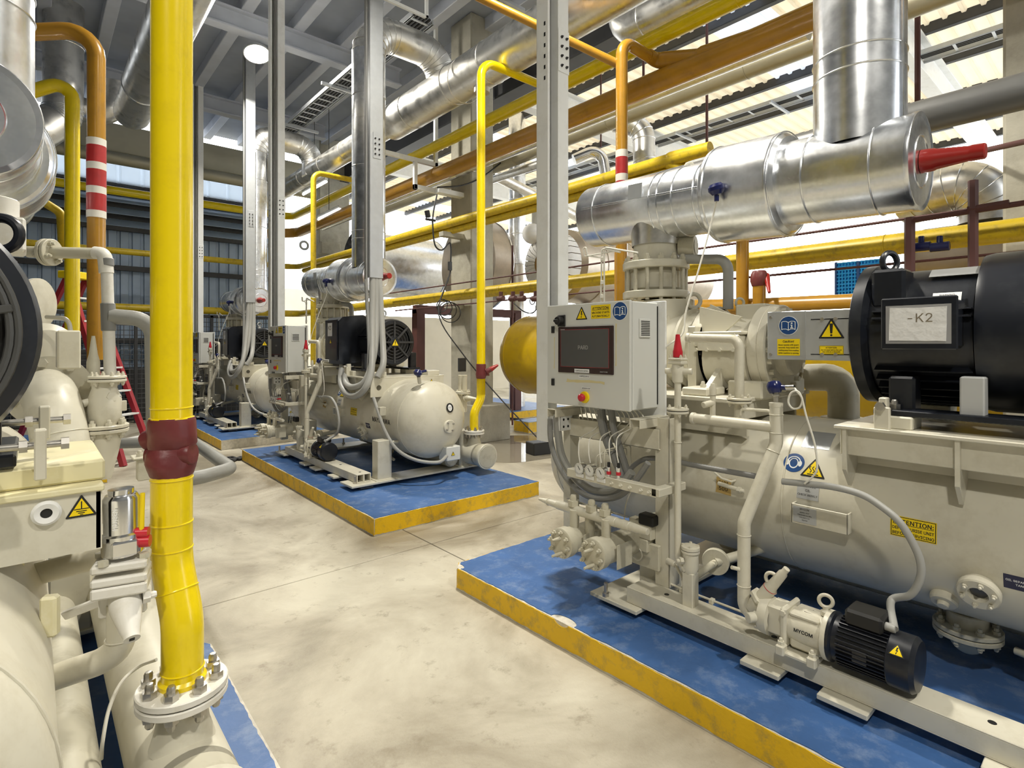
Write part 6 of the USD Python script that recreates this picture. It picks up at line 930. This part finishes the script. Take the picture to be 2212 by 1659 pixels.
wv = thing('white_bottle_valve', 'white tapered cap with small valves on a silver pipe right of the concrete column', 'valve', at(1018, 730, x=6.0)); W = lambda px, py: at(px, py, x=6.3); part(wv, 'cap', J(cyl(W(1018, 760), W(1018, 700), .05, .045), cyl(W(1018, 700), W(1022, 688), .07, .05)), 'white'); part(wv, 'valve', J(cyl(W(1026, 705), W(1034, 712), .06), cyl(W(1030, 735), W(1030, 760), .03)), 'rust_steel'); part(wv, 'silver_jacket', cyl(W(1024, 760), vec(*W(1024, 900)[:2], 0), .16, n=24), 'aluminium_dull'); part(wv, 'pipe_stub', J(cyl(W(1000, 795), W(1000, 840), .04), cyl(W(1008, 795), W(1008, 840), .04)), 'cream_dull')
cvv = thing('cooler_valve', 'cream valve group with a conical cap between the middle tank and the yellow riser', 'valve', at(1010, 860, x=3.95)); Cq = lambda px, py: at(px, py, x=3.9); flange(cvv, Cq(1000, 848), Z_, .09, .016, 6, .012, 'cream', bolt_mat='cream'); part(cvv, 'cap', J(cyl(Cq(1008, 860), Cq(1030, 862), .035, .015), cyl(Cq(995, 860), Cq(1008, 860), .045)), 'cream'); part(cvv, 'body', cyl(Cq(1000, 848), Cq(1000, 890), .05), 'cream'); part(cvv, 'posts', J(cyl(Cq(995, 810), Cq(995, 845), .03), cyl(Cq(1004, 810), Cq(1004, 845), .03)), 'cream_dull', kind='stuff')
nt = thing('safety_net', 'bright blue safety net in the yard behind the nearest motor', 'net', at(1850, 600, x=9.5)); a, b = at(1806, 632, x=9.5), at(1905, 560, x=9.5); nm = []
for k in range(15): y = a[1] + (b[1] - a[1]) * k / 14; nm.append(cyl((9.5, y, a[2] - .1), (9.5, y, b[2]), .012, n=5, b=0))
for k in range(11): z = a[2] - .1 + (b[2] - a[2] + .1) * k / 10; nm.append(cyl((9.5, a[1], z), (9.5, b[1], z), .012, n=5, b=0))
part(nt, 'mesh', J(nm), 'net_blue', kind='stuff'); part(nt, 'frame', J(cyl((9.5, a[1], a[2] - .15), (9.5, a[1], b[2] + .02), .02, n=6), cyl((9.5, (a[1] + b[1]) / 2, 0), (9.5, (a[1] + b[1]) / 2, b[2]), .03, n=6)), 'sign_blue'); part(nt, 'backing', bx(9.53, 9.54, *sorted((a[1], b[1])), a[2] - .1, b[2]), 'net_blue')
# left background
ld = thing('vertical_duct', 'silver duct with an elbow at its foot behind the brown and yellow risers', 'duct', at(135, 150, D=9)); P = [at(138, -10, D=9), at(136, 252, D=9), at(60, 300, D=8.6)]; part(ld, 'duct_jacket', pipe(P, .27, .34, 34), 'aluminium_dull'); f6 = fillet(P, .34)
for i in range(1, len(f6) - 1): part(ld, 'gore_seam', ring(f6[i], unit(f6[i + 1] - f6[i - 1]), .273, .007, 34, 6), 'aluminium')
part(ld, 'bead', J(ring(at(137, 100, D=9), Z_, .273, .007, 34, 6)), 'aluminium'); part(ld, 'bead', ring(at(137, 88, D=9), Z_, .273, .007, 34, 6), 'aluminium')
lh = thing('overhead_duct', 'silver overhead duct ending left of the thick yellow riser', 'duct', (1.16, 10.6, 4.6)); q = at(284, 248, x=1.2); part(lh, 'duct_jacket', lathe([(0, 0), (.2, .01), (.25, .06), (.25, 1.3), (.26, 1.31), (.26, 9)], q, -Y_, 40), 'aluminium_dull'); part(lh, 'bead', ring(q - Y_ * 1.3, Y_, .263, .008, 40, 6), 'aluminium'); part(lh, 'goose_elbow', pipe([q + vec(-.1, 1.2, .9), q + vec(-.1, 1.2, .35), q + vec(-.9, 1.4, .35)], .2, .3, 26), 'aluminium_dull')
la = thing('step_ladder', 'red A-frame step ladder with pale rungs and a yellow top', 'ladder', (.46, 10.0, 0)); apex = at(168, 596, D=7.7); fR, fL = at(300, 972, D=7.5), vec(-.35, 10.6, .13); fR[2] = 0; wd = unit(vec(.75, .66, 0)) * .2
part(la, 'top_cap', obox(apex, (.21, .1, .05), wd, vec(-wd[1], wd[0], 0), .01), 'sign_yellow', 'yellow top cap')
for s in (-1, 1):
    part(la, 'front_rail', sweep([apex + wd * s * .7, fR + wd * s * 1.25], .045, 4), 'ladder_red'); part(la, 'rear_rail', sweep([apex + wd * s * .7, fL + wd * s * 1.1], .04, 4), 'ladder_red')
for k in range(1, 8):
    c = apex + (fR - apex) * k / 8; part(la, 'step', obox(c, (.2 * (.75 + .06 * k), .045, .012), wd, vec(-wd[1], wd[0], 0), .002), 'post_white', 'pale step')
for k in (2, 4, 6): c = apex + (fL - apex) * k / 8; part(la, 'rear_brace', obox(c, (.2 * (.72 + .05 * k), .012, .015), wd, vec(-wd[1], wd[0], 0), .002), 'galvanised')
part(la, 'instruction_label', obox(apex + (fR - apex) * .78 + wd * -1.13, (.03, .05, .12), wd, vec(-wd[1], wd[0], 0), .002), 'white', 'worn white label')
cgx = thing('wire_cage', 'dark wire cage in front of the blue end wall', 'cage', (1, 13.6, 0)); cm_ = []
for k in range(57): cm_.append(cyl((-1.2 + .1 * k, 13.6, .1), (-1.2 + .1 * k, 13.6, 2.2), .006, n=4, b=0))
for k in range(22): cm_.append(cyl((-1.2, 13.6, .1 + .1 * k), (4.4, 13.6, .1 + .1 * k), .006, n=4, b=0))
part(cgx, 'wire_mesh', J(cm_), 'cage_wire', kind='stuff')
for x in (-1.2, .2, 1.6, 3.0, 4.4): part(cgx, 'post', bx(x - .03, x + .03, 13.57, 13.63, 0, 2.25), 'dark_steel')
part(cgx, 'top_rail', bx(-1.2, 4.4, 13.57, 13.63, 2.2, 2.26), 'dark_steel')
solo('stored_crate', 'dark stack of crates inside the wire cage', 'crate', [bx(.2, 1.6, 14.1, 15.2, 0, 1.0), bx(.4, 1.3, 14.2, 15, 1.02, 1.7), bx(2.0, 3.4, 14.2, 15.2, 0, 1.3)], 'dark_steel') if False else None
for k, (x0, x1, z1, lb) in enumerate(((-.3, 1.3, 1.5, 'tall dark crate in the wire cage'), (1.5, 2.6, 1.1, 'low dark crate in the wire cage'), (2.8, 4.2, 1.7, 'dark crate at the right end of the wire cage'))): solo('stored_crate', lb, 'crate', bx(x0, x1, 14.0, 15.0, 0, z1, .02), 'dark_steel')
for k, (pa, pb, D) in enumerate((((688, 474), (735, 452), 12.5), ((655, 420), (705, 392), 13.5))):
    a, b = at(*pa, D=D), at(*pb, D=D - .8); t = thing('tube_light', ('glowing tube light below the yellow header left of the middle duct', 'second glowing tube light further back near the bright opening')[k], 'lamp', a); part(t, 'tube', cyl(a, b, .03, n=10), 'tube_glow'); part(t, 'tray', cyl(a + vec(0, 0, .06), b + vec(0, 0, .06), .04, n=8), 'white'); part(t, 'wire', cyl((a + b) / 2 + vec(0, 0, .08), vec(*((a + b) / 2)[:2], 6.9), .006, n=6, b=0), 'cable_black')
# floor oddments
pu1 = [at(px, py, z=.002) for px, py in ((1062, 975), (1085, 958), (1120, 950), (1165, 952), (1185, 962), (1150, 978), (1100, 985))]
LOOKS['water'] = usdkit.material(stage, '/World/Looks/water', {"p": ("principled_bsdf", {"base_color": (.30, .27, .21), "roughness": .04, "specular_ior_level": .6})}, [], surface="p.BSDF")
solo('puddle', 'shallow wet puddle on the floor behind the middle plinth', 'puddle', prism(Polygon([(p[0], p[1]) for p in pu1]).buffer(.55).buffer(-.1), .002, (0, 0, .001), (1, 0, 0), (0, 1, 0)), 'water')
a = at(1165, 985, z=0); solo('rubber_block', 'dark rubber block on the floor left of the nearest machine', 'block', obox((a[0] + .25, a[1] + .1, .09), (.3, .12, .09), (1, -.2, 0), (.2, 1, 0), .01), 'black')
for k, ps in enumerate((((1072, 893), (1130, 885), (1190, 882)), ((1088, 903), (1140, 908), (1190, 917)))): solo('floor_hose', ('dark hose across the wet floor, farther one', 'dark hose across the wet floor, nearer one')[k], 'hose', hose([at(px, py, z=.03) for px, py in ps], .025, 8), 'black')
fcx = thing('floor_cable', 'black cables lying between the grey pipe bend and the middle plinth', 'cable', at(505, 990, z=0))
for k in range(3): part(fcx, 'cable', hose([at(485, 990 + 3 * k, z=.02), at(502, 988 + 4 * k, z=.02), at(518, 992 - 2 * k, z=.02), at(532, 985 + 3 * k, z=.02)], .018, 8), 'cable_black')
